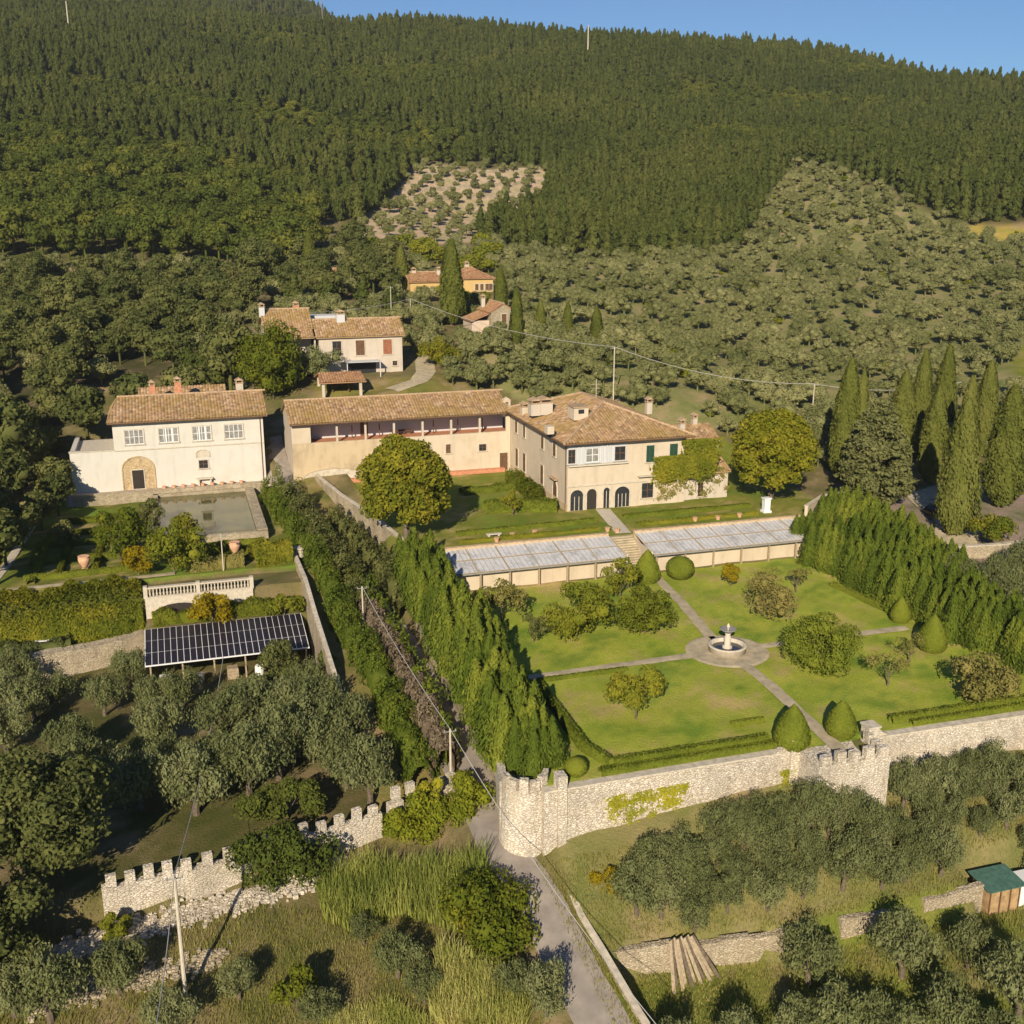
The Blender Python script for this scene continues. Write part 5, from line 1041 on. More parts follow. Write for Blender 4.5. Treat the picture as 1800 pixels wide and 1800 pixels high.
for i, (px, py) in enumerate(grove_pts):
    x, y = at(px, py, -8.2); place(ON[i % 3], x, y, random.uniform(1.1,1.35)*(.78 if py < 1270 else 1), 'silvery olive tree in the walled left grove, '+gdesc[i], group=LG)
oak = bigtree('evergreen_oak', 71, (4.6,4.6,3.4), 5.2, 9, 44, (1.2,1.9), 330, .2, 'lf_dark', trunk_mesh(3.5,.4,6,4.5,71), 'huge dark evergreen oak filling the lower left', 'oak')
x, y = at(95,1560,-8.3); place(oak, x-1, y+1.5, 1.02)
oak2 = bigtree('evergreen_oak', 72, (3.6,3.6,3), 4.4, 8, 26, (1.1,1.7), 300, .2, 'lf_dark', trunk_mesh(3,.35,5,4,72), 'dark evergreen oak at the lower left frame edge', 'oak')
place(oak2, -14.2, 66.0, .95)
GB = 'olive trees below the garden wall'
k = 0
for row, (yy, xa) in enumerate(((62.6,44), (61.5,33), (60.4,29.4), (59.2,27.6), (58.1,29.2), (57.1,31))):
    x = xa
    while x < 78:
        y = yy+random.uniform(-.45,.45)
        if (row == 0 and 42 < x < 51.5) or (row >= 4 and 52.3 < x < 58.5): x += 2; continue
        if row == 1 and 42.5 < x < 50.5: y -= .6
        if random.random() > .07: place(ON[k % 3], x, y, random.uniform(.55,.85), 'bushy olive tree in the dense rows below the garden wall', group=GB); k += 1
        x += random.uniform(2.1,3.3)
BR = 'olive trees in the bottom right field'
for i, (px, py, s) in enumerate([(1420,1730,1.0),(1470,1850,1.1),(1585,1720,1.0),(1655,1830,1.05),(1700,1700,.85),(1790,1790,1.1),(1560,1860,1.0),(1400,1850,.9),(1300,1880,.8),(1180,1890,.8),(1740,1880,1.0)]):
    x, y, z = G(px, py); place(ON[i % 3], x, y, s, 'tall olive tree in the bottom right field, '+['left of the gap','front left of the group','centre of the group','large one at the frame foot','thin one below the shed','at the right frame edge','cut by the bottom edge','low one beside the young sapling','small one by the bottom edge','lowest one near the kerb wall','rightmost at the bottom edge'][i], group=BR)
BLg = 'olive trees in the bottom left meadow'
for i, (px, py, s) in enumerate([(90,1800,1.1),(215,1750,.95),(420,1760,.6),(700,1720,.8),(745,1765,.7),(560,1810,.6),(960,1790,.85),(30,1790,1.0),(640,1660,.5),(300,1820,.8),(905,1760,.7)]):
    x, y, z = G(px, py); place(ON[i % 3], x, y, s, 'olive tree in the bottom left meadow, '+['large one left of the pole','in front of the stone bank','small one right of the pole','middle of the meadow','beside the tall reeds','little one at the bottom edge','beside the lane','at the left frame corner','tiny one under the reeds','at the foot of the pole','between the reeds and the lane'][i], group=BLg)
# limes
l1 = bigtree('lime_tree', 81, (4.0,4.0,4.5), 5.6, 12, 120, (.85,1.35), 240, .21, 'lf_lime', trunk_mesh(3.2,.35,6,4,81,.02), 'large dome-shaped lime tree in front of the open gallery'); place(l1, *at(715,945,0), 1.14)
l2 = bigtree('lime_tree', 82, (4.2,4.2,4.5), 5.8, 12, 120, (.85,1.35), 240, .21, 'lf_lime2', trunk_mesh(3.2,.35,6,4,82,.02), 'round yellow-topped lime tree right of the cream villa'); place(l2, 74.4, 121.8, 1.12)
def cypress(seed, h, r, n=7500, mat='lf_cyp', name='cypress'):
    f = Fol(); g = np.random.default_rng(seed); t = g.uniform(0, 1, n)**.85; pr = lambda t: r*np.minimum(1, (t*5+.35))*(1-t**2.4)**.75
    th = g.uniform(0, 2*pi, n); lob = 1+.12*np.sin(th*3+seed+t*6)+.09*np.sin(th*7+t*15)+.06*np.sin(th*11-t*31); rad = pr(t)*lob*g.uniform(.86, 1.05, n)+.05
    p = np.stack([rad*np.cos(th), rad*np.sin(th), .5+t*(h-.5)], 1); nn = np.stack([np.cos(th), np.sin(th), np.full(n, .25)], 1)+g.normal(size=(n,3))*.4; nn /= np.linalg.norm(nn, axis=1, keepdims=True)
    f.add(*leaf_quads(p, nn, .24*g.uniform(.6,1.3,n), .09*g.uniform(.7,1.3,n), .8)); tt = np.linspace(0, .97, 9)
    v = [(pr(q)*.84*cos(2*pi*k/10), pr(q)*.84*sin(2*pi*k/10), .5+q*(h-.5)) for q in tt for k in range(10)]; f.add(v, [(j*10+i, j*10+(i+1) % 10, (j+1)*10+(i+1) % 10, (j+1)*10+i) for j in range(8) for i in range(10)])
    return tree_thing(name, f, mat, MB().tube([(0,0,-.5),(0,0,1.2)], [.25,.2], 7), 'tall narrow cypress', 'cypress')
CY = [cypress(91, 16, 1.55), cypress(92, 15.5, 2.0), cypress(93, 12, 1.2)]
def cyp(k, x, y, ztop, label, wsc=1.0, z=None):
    z0 = h1(x, y) if z is None else z; hh = (16, 15.5, 12)[k]; s = (ztop-z0)/hh; return place(CY[k], x, y, wsc, label, z0, sz=s)
cyp(0, 89.5, 128, 17.5, 'tall slim cypress leftmost of the right-hand row', 1.3); cyp(0, 94.5, 132, 15.2, 'slim cypress showing right behind the leftmost tall one', .75)
cyp(1, 90.5, 105.5, 15.4, 'broad tapering cypress rising from the gravel drive', 1.2); cyp(0, 103.5, 112.5, 15.4, 'tall cypress near the right frame edge', 1.65)
x, z = atY(1610,800,135); cyp(1, x, 135, 17.2, 'cypress behind the dark shadowed gap', .85); x, z = atY(1650,800,140); cyp(1, x, 140, 17.0, 'second cypress behind the shadowed gap', .9); x, z = atY(1700,800,128); cyp(1, x+6, 132, 15.5, 'cypress filling the gap behind the drive cypress', .95); x, z = atY(1640,800,124); cyp(0, x, 124, 13.5, 'shorter cypress beside the dark shadowed gap', 1.2); x, z = atY(1580,800,133); cyp(0, x, 133, 14.5, 'cypress overlapping the right side of the broad cedar', 1.3)
cyp(2, 110, 128, 14, 'cypress standing behind the right frame edge tree', 1.3); cyp(1, 107, 104, 10, 'cypress beyond the right frame edge', 1.1)
for bx, by, ty, wq, lb in ((795,572,420,1.9,'very tall dark cypress towering over the yellow house'),(880,562,465,1.15,'narrow cypress at the right end of the yellow house'),(908,606,505,1.0,'narrow cypress touching the stone cottage'),(950,602,525,.85,'first thin cypress right of the stone cottage'),(998,600,530,.85,'second thin cypress right of the stone cottage'),(1048,602,538,1.0,'last thin cypress right of the stone cottage'),(706,512,432,1.5,'blunt cypress left of the yellow house'),(545,482,405,1.3,'lone cypress on the far left slope'),(357,350,290,1.2,'thin cypress standing in the broadleaf wood')):
    x, y, z = G(bx, by); zt = atY(bx, ty, y)[1]; cyp(2, x, y, zt, lb, wq, z)
# cedar-like spreading conifer
f = Fol(); gq = np.random.default_rng(5)
for i in range(60):
    t = (i+.5)/60; z = 1.2+t*12.6; rad = 4.6*min(1, t*3+.45)*(1-t**2.0)**.8+.15
    for k in range(max(3, int(rad*2.6))):
        a = gq.uniform(0, 2*pi); q = gq.uniform(.55, .95)*rad; f.blob((q*cos(a), q*sin(a), z), (.85,.85,.42), 42, .26, .12, core=.7 if k % 2 else 0)
ced = tree_thing('cedar', f, 'lf_cedar', MB().tube([(0,0,-.5),(0,0,7),(0,0,13)], [.4,.28,.06], 8), 'broad grey-green cedar with layered sprays among the cypresses', 'cedar'); place(ced, 86.6, 116.6, 1.05)
# tall conifer hedges as individual trees
def hedge_tree(seed, h=6.2, r=1.9, n=3400):
    f = Fol(); g = np.random.default_rng(seed); m_ = 9; 
    for i in range(m_):
        a = 2*pi*i/m_*1.0+g.uniform(-.3,.3); q = (.0 if i == 0 else g.uniform(.45,.75)*r); hh = h*(1 if i == 0 else g.uniform(.7,.95)); nn_ = n//m_
        t = g.uniform(0, 1, nn_)**.9; th = g.uniform(0, 2*pi, nn_); rad = (r*.62)*(1-t**1.8)*g.uniform(.6, 1.1, nn_)+.06
        p = np.stack([q*cos(a)+rad*np.cos(th), q*sin(a)+rad*np.sin(th), .2+t*hh], 1); nv = np.stack([np.cos(th), np.sin(th), np.full(nn_, .7)], 1)+g.normal(size=(nn_,3))*.5; nv /= np.linalg.norm(nv, axis=1, keepdims=True)
        f.add(*leaf_quads(p, nv, .20*g.uniform(.6,1.4,nn_), .075*g.uniform(.6,1.3,nn_), .6)); v = [((q*cos(a))+(r*.62)*(1-tt**1.8)*.72*cos(2*pi*k/6), q*sin(a)+(r*.62)*(1-tt**1.8)*.72*sin(2*pi*k/6), tt*hh) for tt in (0,.35,.65,.9) for k in range(6)]
        f.add(v, [(j*6+i2, j*6+(i2+1) % 6, (j+1)*6+(i2+1) % 6, (j+1)*6+i2) for j in range(3) for i2 in range(6)])
    return tree_thing('hedge_conifer', f, 'lf_hedge', MB().tube([(0,0,-.4),(0,0,1.5)], [.18,.14], 6), 'bushy feathery conifer', 'conifer')
HT = [hedge_tree(101+i, *q, n=8500) for i, q in enumerate([(6.2,2.3),(5.7,2.1),(6.6,2.4)])]
k = 0
for i in range(27):
    y = 69.6+i*1.62; x = 23.7+.3*sin(i*1.9)+(y-69)*.012
    place(HT[k % 3], x, y, random.uniform(.84,1.1)*(1.05 if y < 100 else .95), 'feathery bright green conifer in the long hedge between lane and garden', z=-4.5+(y-69)*.03, group='conifers of the hedge between lane and garden'); k += 1
for i in range(21):
    y = 67+i*2.05; x = 71.2+.5*sin(i*1.7)+(1.2 if y < 76 else 0)
    place(HT[k % 3], x, y, random.uniform(.7,1.0), 'feathery green conifer in the hedge right of the fountain garden', z=-3.1, group='conifers of the hedge right of the fountain garden'); k += 1
    if i % 2: place(HT[k % 3], x+2.8, y+.5, random.uniform(.85,1.0), 'feathery green conifer in the hedge right of the fountain garden', z=-3.3, group='conifers of the hedge right of the fountain garden'); k += 1
for i in range(14):
    y = 93+(i % 7)*3.1+random.uniform(-.6,.6); x = 77+(i//7)*3.2+random.uniform(-.6,.6)
    place(HT[k % 3], x, y, random.uniform(.75,1.0), 'feathery green conifer in the thick upper corner of the right hedge', group='conifers in the upper corner of the right hedge'); k += 1
# hedges along a line
def hedge(name, pl, wd, ht, n, leaf, mat, label, cat='hedge', zf=None, rough=.15, kind=None, up=.3, core=True):
    g = np.random.default_rng(len(label)+n); pl = [np.array(p[:2], float) for p in pl]; seg = [np.linalg.norm(b-a) for a, b in zip(pl[:-1], pl[1:])]; tot = sum(seg); f = Fol(); s = g.uniform(0, tot, n); P_ = np.empty((n,2)); Q = np.empty((n,2)); acc = 0
    for a, b, l in zip(pl[:-1], pl[1:], seg):
        k_ = (s >= acc) & (s <= acc+l); d = (b-a)/l; P_[k_] = a+d*(s[k_]-acc)[:, None]; Q[k_] = (d[1], -d[0]); acc += l
    th = g.uniform(-.35, pi+.35, n); wob = 1+rough*(np.sin(s*1.3)+np.sin(s*2.9+th*2)+np.sin(s*.6+3))*.6; c, sn = np.cos(th), np.sin(th)
    e = .5 if rough < .08 else .75; c2 = np.sign(c)*np.abs(c)**e; s2 = np.sign(sn)*np.abs(sn)**e; k2 = g.uniform(.85, 1.06, n)*wob
    off = c2*wd*.5*k2; z0 = (hz(P_[:,0]+Q[:,0]*off, P_[:,1]+Q[:,1]*off) if zf is None else np.full(n, zf)); z = z0+ht*(.12+.88*np.maximum(s2, -.1)*k2)
    p = np.column_stack([P_+Q*off[:, None], z]); nn = np.column_stack([Q*c[:, None], sn])+g.normal(size=(n,3))*.45; nn /= np.linalg.norm(nn, axis=1, keepdims=True)
    f.add(*leaf_quads(p, nn, leaf*g.uniform(.6,1.3,n), leaf*.5*g.uniform(.6,1.3,n), up)); m_ = max(2, int(tot/1.2)); v = []
    for i in range(m_+1):
        q = tot*i/m_; acc = 0
        for a, b, l in zip(pl[:-1], pl[1:], seg):
            if q <= acc+l+1e-6: d = (b-a)/l; c0 = a+d*(q-acc); break
            acc += l
        nrm_ = np.array((d[1], -d[0])); zz = h1(*c0) if zf is None else zf
        for ox, oz in ((-.42,-.2),(-.42,.55),(-.25,.82),(.25,.82),(.42,.55),(.42,-.2)): e_ = c0+nrm_*ox*wd; v.append((e_[0], e_[1], zz+oz*ht*(.97 if rough < .08 else .9)))
    if core: f.add(v, [(i*6+j, i*6+j+1, (i+1)*6+j+1, (i+1)*6+j) for i in range(m_) for j in range(5)])
    o = f.obj(name, mat, True); return tag(o, label, None if kind else cat, None, kind)
lane_l = [(16.6,76.5),(16.0,90),(15.0,104),(14.0,118),(12.7,132),(11.6,147)]
hedge('hedge', lane_l, 2.3, 2.8, 36000, .15, 'lf_hedge', 'long rough green hedge climbing left of the lane', rough=.35, up=.5)
hedge('hedge', [(18.6,77),(18.5,90),(17.8,106)], 1.9, 2.9, 19000, .2, 'lf_dead', 'brown dry brushwood hedge between the green hedge and the lane', rough=.25, up=.5)
hedge('hedge', [(19.5,78),(19.3,90),(18.7,106),(17.4,114)], 1.2, 3.0, 10000, .18, 'lf_hedge', 'thin green growth overhanging the lane', rough=.5, up=.5)
hedge('hedge', [(17.4,107),(16.9,116),(14.6,130),(13.2,141)], 2.6, 3.4, 18000, .2, 'lf_dark', 'dark upper stretch of hedge beside the lane', rough=.35, up=.5)
hedge('hedge', [(21.6,106),(21.3,113),(20.2,122),(18.2,133)], 1.7, 2.8, 10000, .2, 'lf_dark', 'dark overgrown bank under the pale lane wall', rough=.4, up=.5)
bx_ = 'lf_box'
hedge('box_hedge', [(28.2,82),(27.9,70),(28.9,66.9),(42,66.9)], .8, .75, 9000, .09, bx_, 'low clipped hedge along the left end of the garden wall', zf=-3, rough=.02)
hedge('box_hedge', [(27.6,66.1),(43,66.1)], .9, .5, 6000, .09, bx_, 'second low clipped hedge close behind the wall coping', zf=-3, rough=.02)
hedge('box_hedge', [(53.2,66.8),(68.5,66.6)], .7, .7, 6000, .09, bx_, 'low clipped hedge behind the right garden wall', zf=-3, rough=.02); hedge('box_hedge', [(54.5,65.9),(70,65.8)], .6, .5, 4000, .09, bx_, 'second low hedge behind the right wall coping', zf=-3, rough=.02)
hedge('box_hedge', [(28.5,82.9),(37,82.9)], .45, .35, 2500, .08, bx_, 'thin clipped edging left of the fountain path', zf=-3, rough=.03); hedge('box_hedge', [(54.5,82.8),(60.5,82.7)], .45, .4, 2200, .08, bx_, 'thin clipped edging right of the fountain', zf=-3, rough=.03)
hedge('box_hedge', [(40.6,70.2),(43.6,70.2)], .5, .4, 1200, .08, bx_, 'short clipped edging beside the left cone', zf=-3, rough=.03); hedge('box_hedge', [(67.6,97),(68.6,88),(68.2,85)], .6, .6, 2600, .1, bx_, 'clipped edging along the right hedge', zf=-3, rough=.05)
hedge('box_hedge', [(30.5,118.5),(48.4,119)], .9, .5, 5000, .1, bx_, 'low clipped hedge across the left villa lawn', zf=0, rough=.06); hedge('box_hedge', [(52.2,119.5),(70,119.5)], 1.0, .5, 5000, .1, bx_, 'low clipped hedge across the right villa lawn', zf=0, rough=.06)
hedge('box_hedge', [(52.5,116),(69,116)], .8, .45, 4000, .1, 'lf_shrub', 'low flowering border before the right greenhouse', zf=0, rough=.2); hedge('box_hedge', [(30,115.4),(47.5,115.6)], .8, .4, 4000, .1, 'lf_shrub', 'low flowering border before the left greenhouse', zf=0, rough=.2)
hedge('hedge', [(42.5,126),(44.8,132),(45.0,142)], 2.2, 1.6, 7000, .15, 'lf_lime', 'rounded green border along the villa left side', zf=0, rough=.2); hedge('hedge', [(36,137),(44,138)], 2, .8, 4000, .14, bx_, 'dark hedge on the lawn before the gallery', zf=0, rough=.15)
hedge('box_hedge', [(36.5,127.5),(41.5,127),(45.6,125.4)], 2.6, 1.4, 6000, .13, bx_, 'broad rounded hedge at the villa corner', zf=0, rough=.06)
for pl_, lb in (([(-17,121.0),(-6,121.3)],'front clipped hedge of the left parterre'),([(-17,126.8),(-5,127)],'middle clipped hedge of the left parterre'),([(-17,133),(-6,133)],'rear clipped hedge of the left parterre'),([(-16.2,119.5),(-15.6,140)],'clipped hedge beside the shaded paved strip'),([(2.5,121.6),(9,121.8)],'clipped hedge below the right urn'),([(-1.5,127.4),(9,127.6)],'clipped hedge under the pool wall')):
    hedge('box_hedge', pl_, .9, .6, 4500, .1, bx_, lb, zf=-1.5, rough=.08)
hedge('ivy_bank', [(-28,113.6),(-16,114.2),(-5.0,114.4)], 5.6, 1.5, 22000, .2, 'lf_lime', 'deep ivy-covered bank under the left terrace edge', 'hedge', rough=.12, core=False); 
hedge('shrub_border', [(-4,111.2),(4,111.4),(11.4,111.2)], 2.0, 1.3, 9000, .14, 'lf_shrub', 'yellow-green shrub border above the solar panels', rough=.3)
hedge('shrub_border', [(-28,110.6),(-19,110.4),(-12,110.9)], 1.6, 1.2, 6000, .16, 'lf_dark', 'dark shrubs at the foot of the ivy bank', rough=.35)
hedge('hedge', [(7.0,119.6),(11.2,120.2)], 3.4, 2.3, 7000, .17, 'lf_lime', 'tall clipped hedge block above the balustrade end', rough=.1); hedge('hedge', [(.2,119.2),(6,119.2)], 1.4, 1.5, 5000, .15, 'lf_bronze', 'reddish-green hedge behind the balustrade', rough=.15)
for pl_, lb in (([(-13.5,121),(-13.3,133)],'left cross hedge of the left parterre'),([(-9.8,121),(-9.6,133)],'middle cross hedge of the left parterre'),([(-6.4,122),(-6.2,133)],'right cross hedge of the left parterre'),([(-16,137.5),(-5,138)],'rearmost clipped hedge of the left parterre'),([(-15,143),(-5,143.5)],'hedge before the white villa forecourt'),([(2,124.4),(9.5,124.6)],'middle clipped hedge under the pool')):
    hedge('box_hedge', pl_, .8, .75, 4000, .11, 'lf_lime', lb, zf=-1.5, rough=.12)
# topiary and garden shrubs
def topiary(prof, n, leaf, mat='lf_box', wob=.03):
    f = Fol(); pz = np.array([q[1] for q in prof]); pr = np.array([q[0] for q in prof]); z = rng.uniform(pz[0], pz[-1], n*2); r = np.interp(z, pz, pr); keep = rng.uniform(size=n*2) < (r/pr.max()+.08); z, r = z[keep], r[keep]; m_ = len(z); th = rng.uniform(0, 2*pi, m_)
    r = r*(1+rng.normal(size=m_)*wob); p = np.column_stack([r*np.cos(th), r*np.sin(th), z]); sl_ = np.gradient(pr, pz); ns_ = -np.interp(z, pz, sl_); nn = np.column_stack([np.cos(th), np.sin(th), ns_])+rng.normal(size=(m_,3))*.35; nn /= np.linalg.norm(nn, axis=1, keepdims=True)
    f.add(*leaf_quads(p, nn, leaf*rng.uniform(.6,1.3,m_), leaf*.6*rng.uniform(.6,1.3,m_), .2)); K = 14
    v = [(r_*.95*cos(2*pi*k/K), r_*.95*sin(2*pi*k/K), z_) for r_, z_ in prof for k in range(K)]; f.add(v, [(j*K+i, j*K+(i+1) % K, (j+1)*K+(i+1) % K, (j+1)*K+i) for j in range(len(prof)-1) for i in range(K)]); return f
cone = [(1.05,0),(1.38,.5),(1.42,1.1),(1.15,2.0),(.7,2.9),(.25,3.5),(.02,3.75)]
ball = [(.9,0),(1.5,.6),(1.7,1.3),(1.5,2.0),(1.0,2.5),(.3,2.75),(.02,2.8)]
def topi(prof, px, py, s, label, mat='lf_box', z=-3): o = topiary(prof, 5200, .1).obj('topiary', mat, True); x, y = at(px, py, z); o.location = (x, y, z); o.scale = (s,)*3; tag(o, label, 'topiary')
topi(cone, 1391, 1312, .95, 'large clipped cone topiary left of the gate bastion path'); topi(cone, 1477, 1292, .82, 'slightly smaller clipped cone topiary right of the gate bastion path'); topi(cone, 1137, 1022, 1.0, 'pointed dark topiary left of the greenhouse steps'); topi(ball, 1195, 1016, .92, 'squat rounded topiary right of the greenhouse steps')
topi(ball, 1458, 998, .95, 'rounded topiary at the right greenhouse end'); topi(cone, 1582, 1092, .7, 'small cone topiary at the top right of the garden'); topi(cone, 1637, 1142, .95, 'cone topiary against the right conifer hedge'); topi(ball, 1012, 1362, .5, 'small clipped ball in the near left garden corner')
def shrub(px, py, R_, H0, n, per, leaf, mat, label, z=-3, trunk=True, up=.2, name='garden_tree', cat='tree', rs=(.35,.6), core=.55, xy=None):
    kz = 1.0 if name == 'green_bush' else 1.22; R_ = tuple(q*kz for q in R_); H0 = H0*(1+.5*(kz-1)); per = int(per*1.35); f = Fol(); rm = np.mean(R_)
    for c, r in blobs_in(R_, n, (rs[0]*rm*.95, rs[1]*rm*.95), int(px)+n, bias=.5): f.blob(c+np.array([0,0,H0]), (r,r,r), per, leaf, leaf*.55, up=up, core=core)
    t_ = trunk_mesh(max(.3, H0*.55), .09 if H0 > 1.2 else .07, 4, rm, int(px)); r = tree_thing(name, f, mat, t_, label, cat)
    x, y = xy or at(px, py, z); r.location = (x, y, z); return r
shrub(1440,1176,(2.3,2.3,1.6),2.0,30,230,.13,'lf_box','big round bright green bush right of the fountain',name='round_bush',cat='bush')
shrub(1128,1112,(2.0,2.0,1.6),1.9,22,190,.14,'lf_shrub','big round yellow-green bush left of the central path',name='round_bush',cat='bush')
shrub(1352,1090,(2.0,1.9,1.7),2.4,22,110,.12,'lf_bronze','reddish-brown leafed tree above the fountain',core=.4)
shrub(1015,1118,(2.5,2.2,1.8),2.3,24,150,.16,'lf_shrub','wide leafy tree in the upper left lawn quarter',core=.6)
shrub(1090,1050,(1.6,1.4,1.2),2.0,12,120,.15,'lf_shrub','small green tree near the left greenhouse front',core=.5)
shrub(880,1092,(2.0,1.6,1.2),2.2,12,110,.15,'lf_bronze','loose bronze-tinted tree at the upper left garden corner',core=.4)
shrub(938,1128,(1.0,1.0,.7),1.4,7,90,.12,'lf_dark','small dark shrub in the hedge shadow',name='shrub',cat='shrub')
shrub(1117,1262,(1.7,1.6,1.2),2.2,14,170,.15,'lf_shrub','standalone leafy tree with a short trunk on the lower left lawn',core=.6)
shrub(1285,1030,(1.0,1.0,.6),1.5,8,110,.13,'lf_yellow','small yellowish tree before the right greenhouse',core=.4)
shrub(1400,1040,(1.0,.9,.7),1.8,8,60,.12,'lf_bronze','thin nearly leafless shrub left of the right garden corner',core=0)
shrub(1558,1205,(1.3,1.2,.7),1.9,12,55,.1,'lf_bronze','sparse bare-branched tree on the lower right lawn',core=0)
shrub(1600,1165,(1.0,.9,.6),1.7,8,50,.1,'lf_bronze','thin brown shrub below the right cone topiary',core=0)
shrub(1722,1232,(2.0,1.9,1.6),1.9,20,160,.14,'lf_bronze','rounded olive-green bush beside the right hedge foot',name='round_bush',cat='bush')
shrub(900,905,(.9,.9,.8),1.8,8,80,.14,'lf_lime','young tree on the lawn near the gallery',z=0,core=.4)
shrub(215,985,(2.0,2.0,2.0),3.4,16,150,.17,'lf_lime','loose green tree left of the pool',z=-1.5,core=.5); shrub(308,1008,(2.3,2.2,1.8),2.9,18,160,.17,'lf_shrub','rounded yellow-green tree in front of the pool',z=-1.5,core=.55)
shrub(243,1010,(1.3,1.2,1.0),1.5,10,130,.16,'lf_yellow','bright yellow shrub beside the left parterre',z=-1.5,core=.5,name='shrub',cat='shrub'); shrub(375,1092,(1.9,1.0,1.1),1.5,12,140,.15,'lf_yellow','bright yellow shrub spilling over the balustrade',z=-4.2,core=.5,name='shrub',cat='shrub')
shrub(500,1080,(1.7,.9,.7),1.0,10,140,.15,'lf_shrub','yellow-green shrub right of the balustrade',z=-4.2,core=.5,name='shrub',cat='shrub')
shrub(120,960,(1.2,1.2,1.1),1.6,10,130,.15,'lf_dark','dark rounded shrub in the shaded parterre',z=-1.5,name='shrub',cat='shrub'); shrub(262,935,(1.3,1.2,1.4),2.0,10,130,.16,'lf_dark','dark shrub at the pool left corner',z=-1.5,name='shrub',cat='shrub'); shrub(330,965,(1.5,1.4,1.3),2.0,12,140,.16,'lf_lime','green tree at the near pool edge',z=-1.5)
shrub(500,1215,(1.5,1.4,1.8),2.3,14,170,.16,'lf_dark','dark rounded evergreen under the right end of the solar shed',z=-8.2,name='evergreen_bush',cat='bush'); shrub(585,1215,(.9,.9,1.6),2.2,9,170,.15,'lf_hedge','upright bright green bush against the side wall',z=-8.2,name='evergreen_bush',cat='bush')
shrub(505,1440,(3.2,1.4,1.0),1.4,16,180,.15,'lf_broad','long low green bush above the short battlemented wall',z=-8.1,name='green_bush',cat='bush')
shrub(450,1570,(3.3,1.7,2.0),2.2,26,200,.16,'lf_broad','dense green bush mass breaking the battlemented wall',z=-10.2,name='green_bush',cat='bush',xy=(4.6,70.0))
shrub(640,1345,(1.2,1.2,1.0),1.5,8,140,.14,'lf_shrub','yellow-green bush at the right edge of the left grove',z=-8.0,name='green_bush',cat='bush')
shrub(885,1690,(2.3,2.2,2.3),3.3,26,230,.16,'lf_lime','tall dense green tree between the reeds and the lane',z=-12.6,xy=(17.9,60.6)); 
shrub(1015,1590,(.9,.9,1.1),2.0,9,170,.14,'lf_yellow','small bright yellow tree right of the lane',z=-11.2,xy=(26.2,61.6)); shrub(1060,1600,(.9,.8,.8),1.6,8,120,.14,'lf_olive','small olive shrub beside the yellow tree',z=-11,xy=(27.8,61.4),name='shrub',cat='shrub')
shrub(820,1440,(1.6,1.3,2.3),2.2,20,180,.15,'lf_ivy','thick yellow-green ivy clump smothering the wall end by the lane',z=-10.6,xy=(19.4,72.4),name='ivy_clump',cat='ivy'); shrub(720,1450,(2.4,.8,1.5),1.7,18,180,.15,'lf_ivy','golden ivy spilling over the broken wall',z=-10.3,xy=(15.6,72.4),name='ivy_clump',cat='ivy')
shrub(750,1400,(.7,.5,1.4),2.6,8,130,.14,'lf_ivy','narrow ivy column between the two wall stubs',z=-9.4,xy=(16.4,73.3),name='ivy_clump',cat='ivy')
shrub(520,1740,(1.3,1.2,1.2),1.6,12,160,.14,'lf_shrub','bright green bush in the bottom left meadow',z=G(520,1780)[2],xy=G(520,1780)[:2],name='green_bush',cat='bush')
shrub(205,1660,(1.0,.9,.9),1.2,8,130,.14,'lf_shrub','green bush growing on the rubble slope',z=G(205,1665)[2],xy=G(205,1665)[:2],name='green_bush',cat='bush')
shrub(765,640,(2.6,2.2,1.6),3.0,16,150,.2,'lf_lime','rounded bright tree over the gravel lane bend',z=h1(44.5,181),xy=(45.2,184)); shrub(455,690,(3.6,3.4,4.0),6.2,40,170,.26,'lf_lime','big golden-green tree left of the farmhouse',z=h1(15.5,176),xy=(15.2,177.5)); shrub(575,680,(2.6,2.2,1.9),3.2,16,150,.18,'lf_olive','grey olive tree before the farmhouse arches',z=h1(24,180.5),xy=(23.6,180.5))
for px, py, s_, lb in ((385,680,1.0,'first dark conifer left of the golden tree'),(360,672,.85,'second dark conifer left of the golden tree'),(335,668,.9,'third dark conifer left of the golden tree'),(520,545,1.0,'dark conifer behind the farmhouse chimneys'),(575,545,1.1,'dark conifer behind the farmhouse roof'),(640,545,.95,'dark conifer right behind the farmhouse'),(690,560,.8,'dark conifer beside the thin pole')):
    x, y, z = G(px, py); o = PROT['con'][int(px) % 4].copy(); S.collection.objects.link(o); o.location = (x, y, z); o.scale = (s_*1.2, s_*1.2, s_*.8); o.name = 'conifer'; tag(o, lb, 'conifer')
x, y, z = G(1740,960); shrub(1740,960,(2.0,1.8,1.6),2.2,14,150,.17,'lf_lime','round green bush beside the gravel drive',z=z,xy=(x,y),name='round_bush',cat='bush')
# olives right of the drive and beyond the right hedge
for i in range(16):
    x, y = 80+(i % 4)*4.2+random.uniform(-.8,.8), 78+(i//4)*4.6+random.uniform(-.8,.8)
    place(ON[i % 3], x, y, random.uniform(.8,1.05), 'silvery olive tree between the right hedge and the drive', group='olive trees right of the conifer hedge')
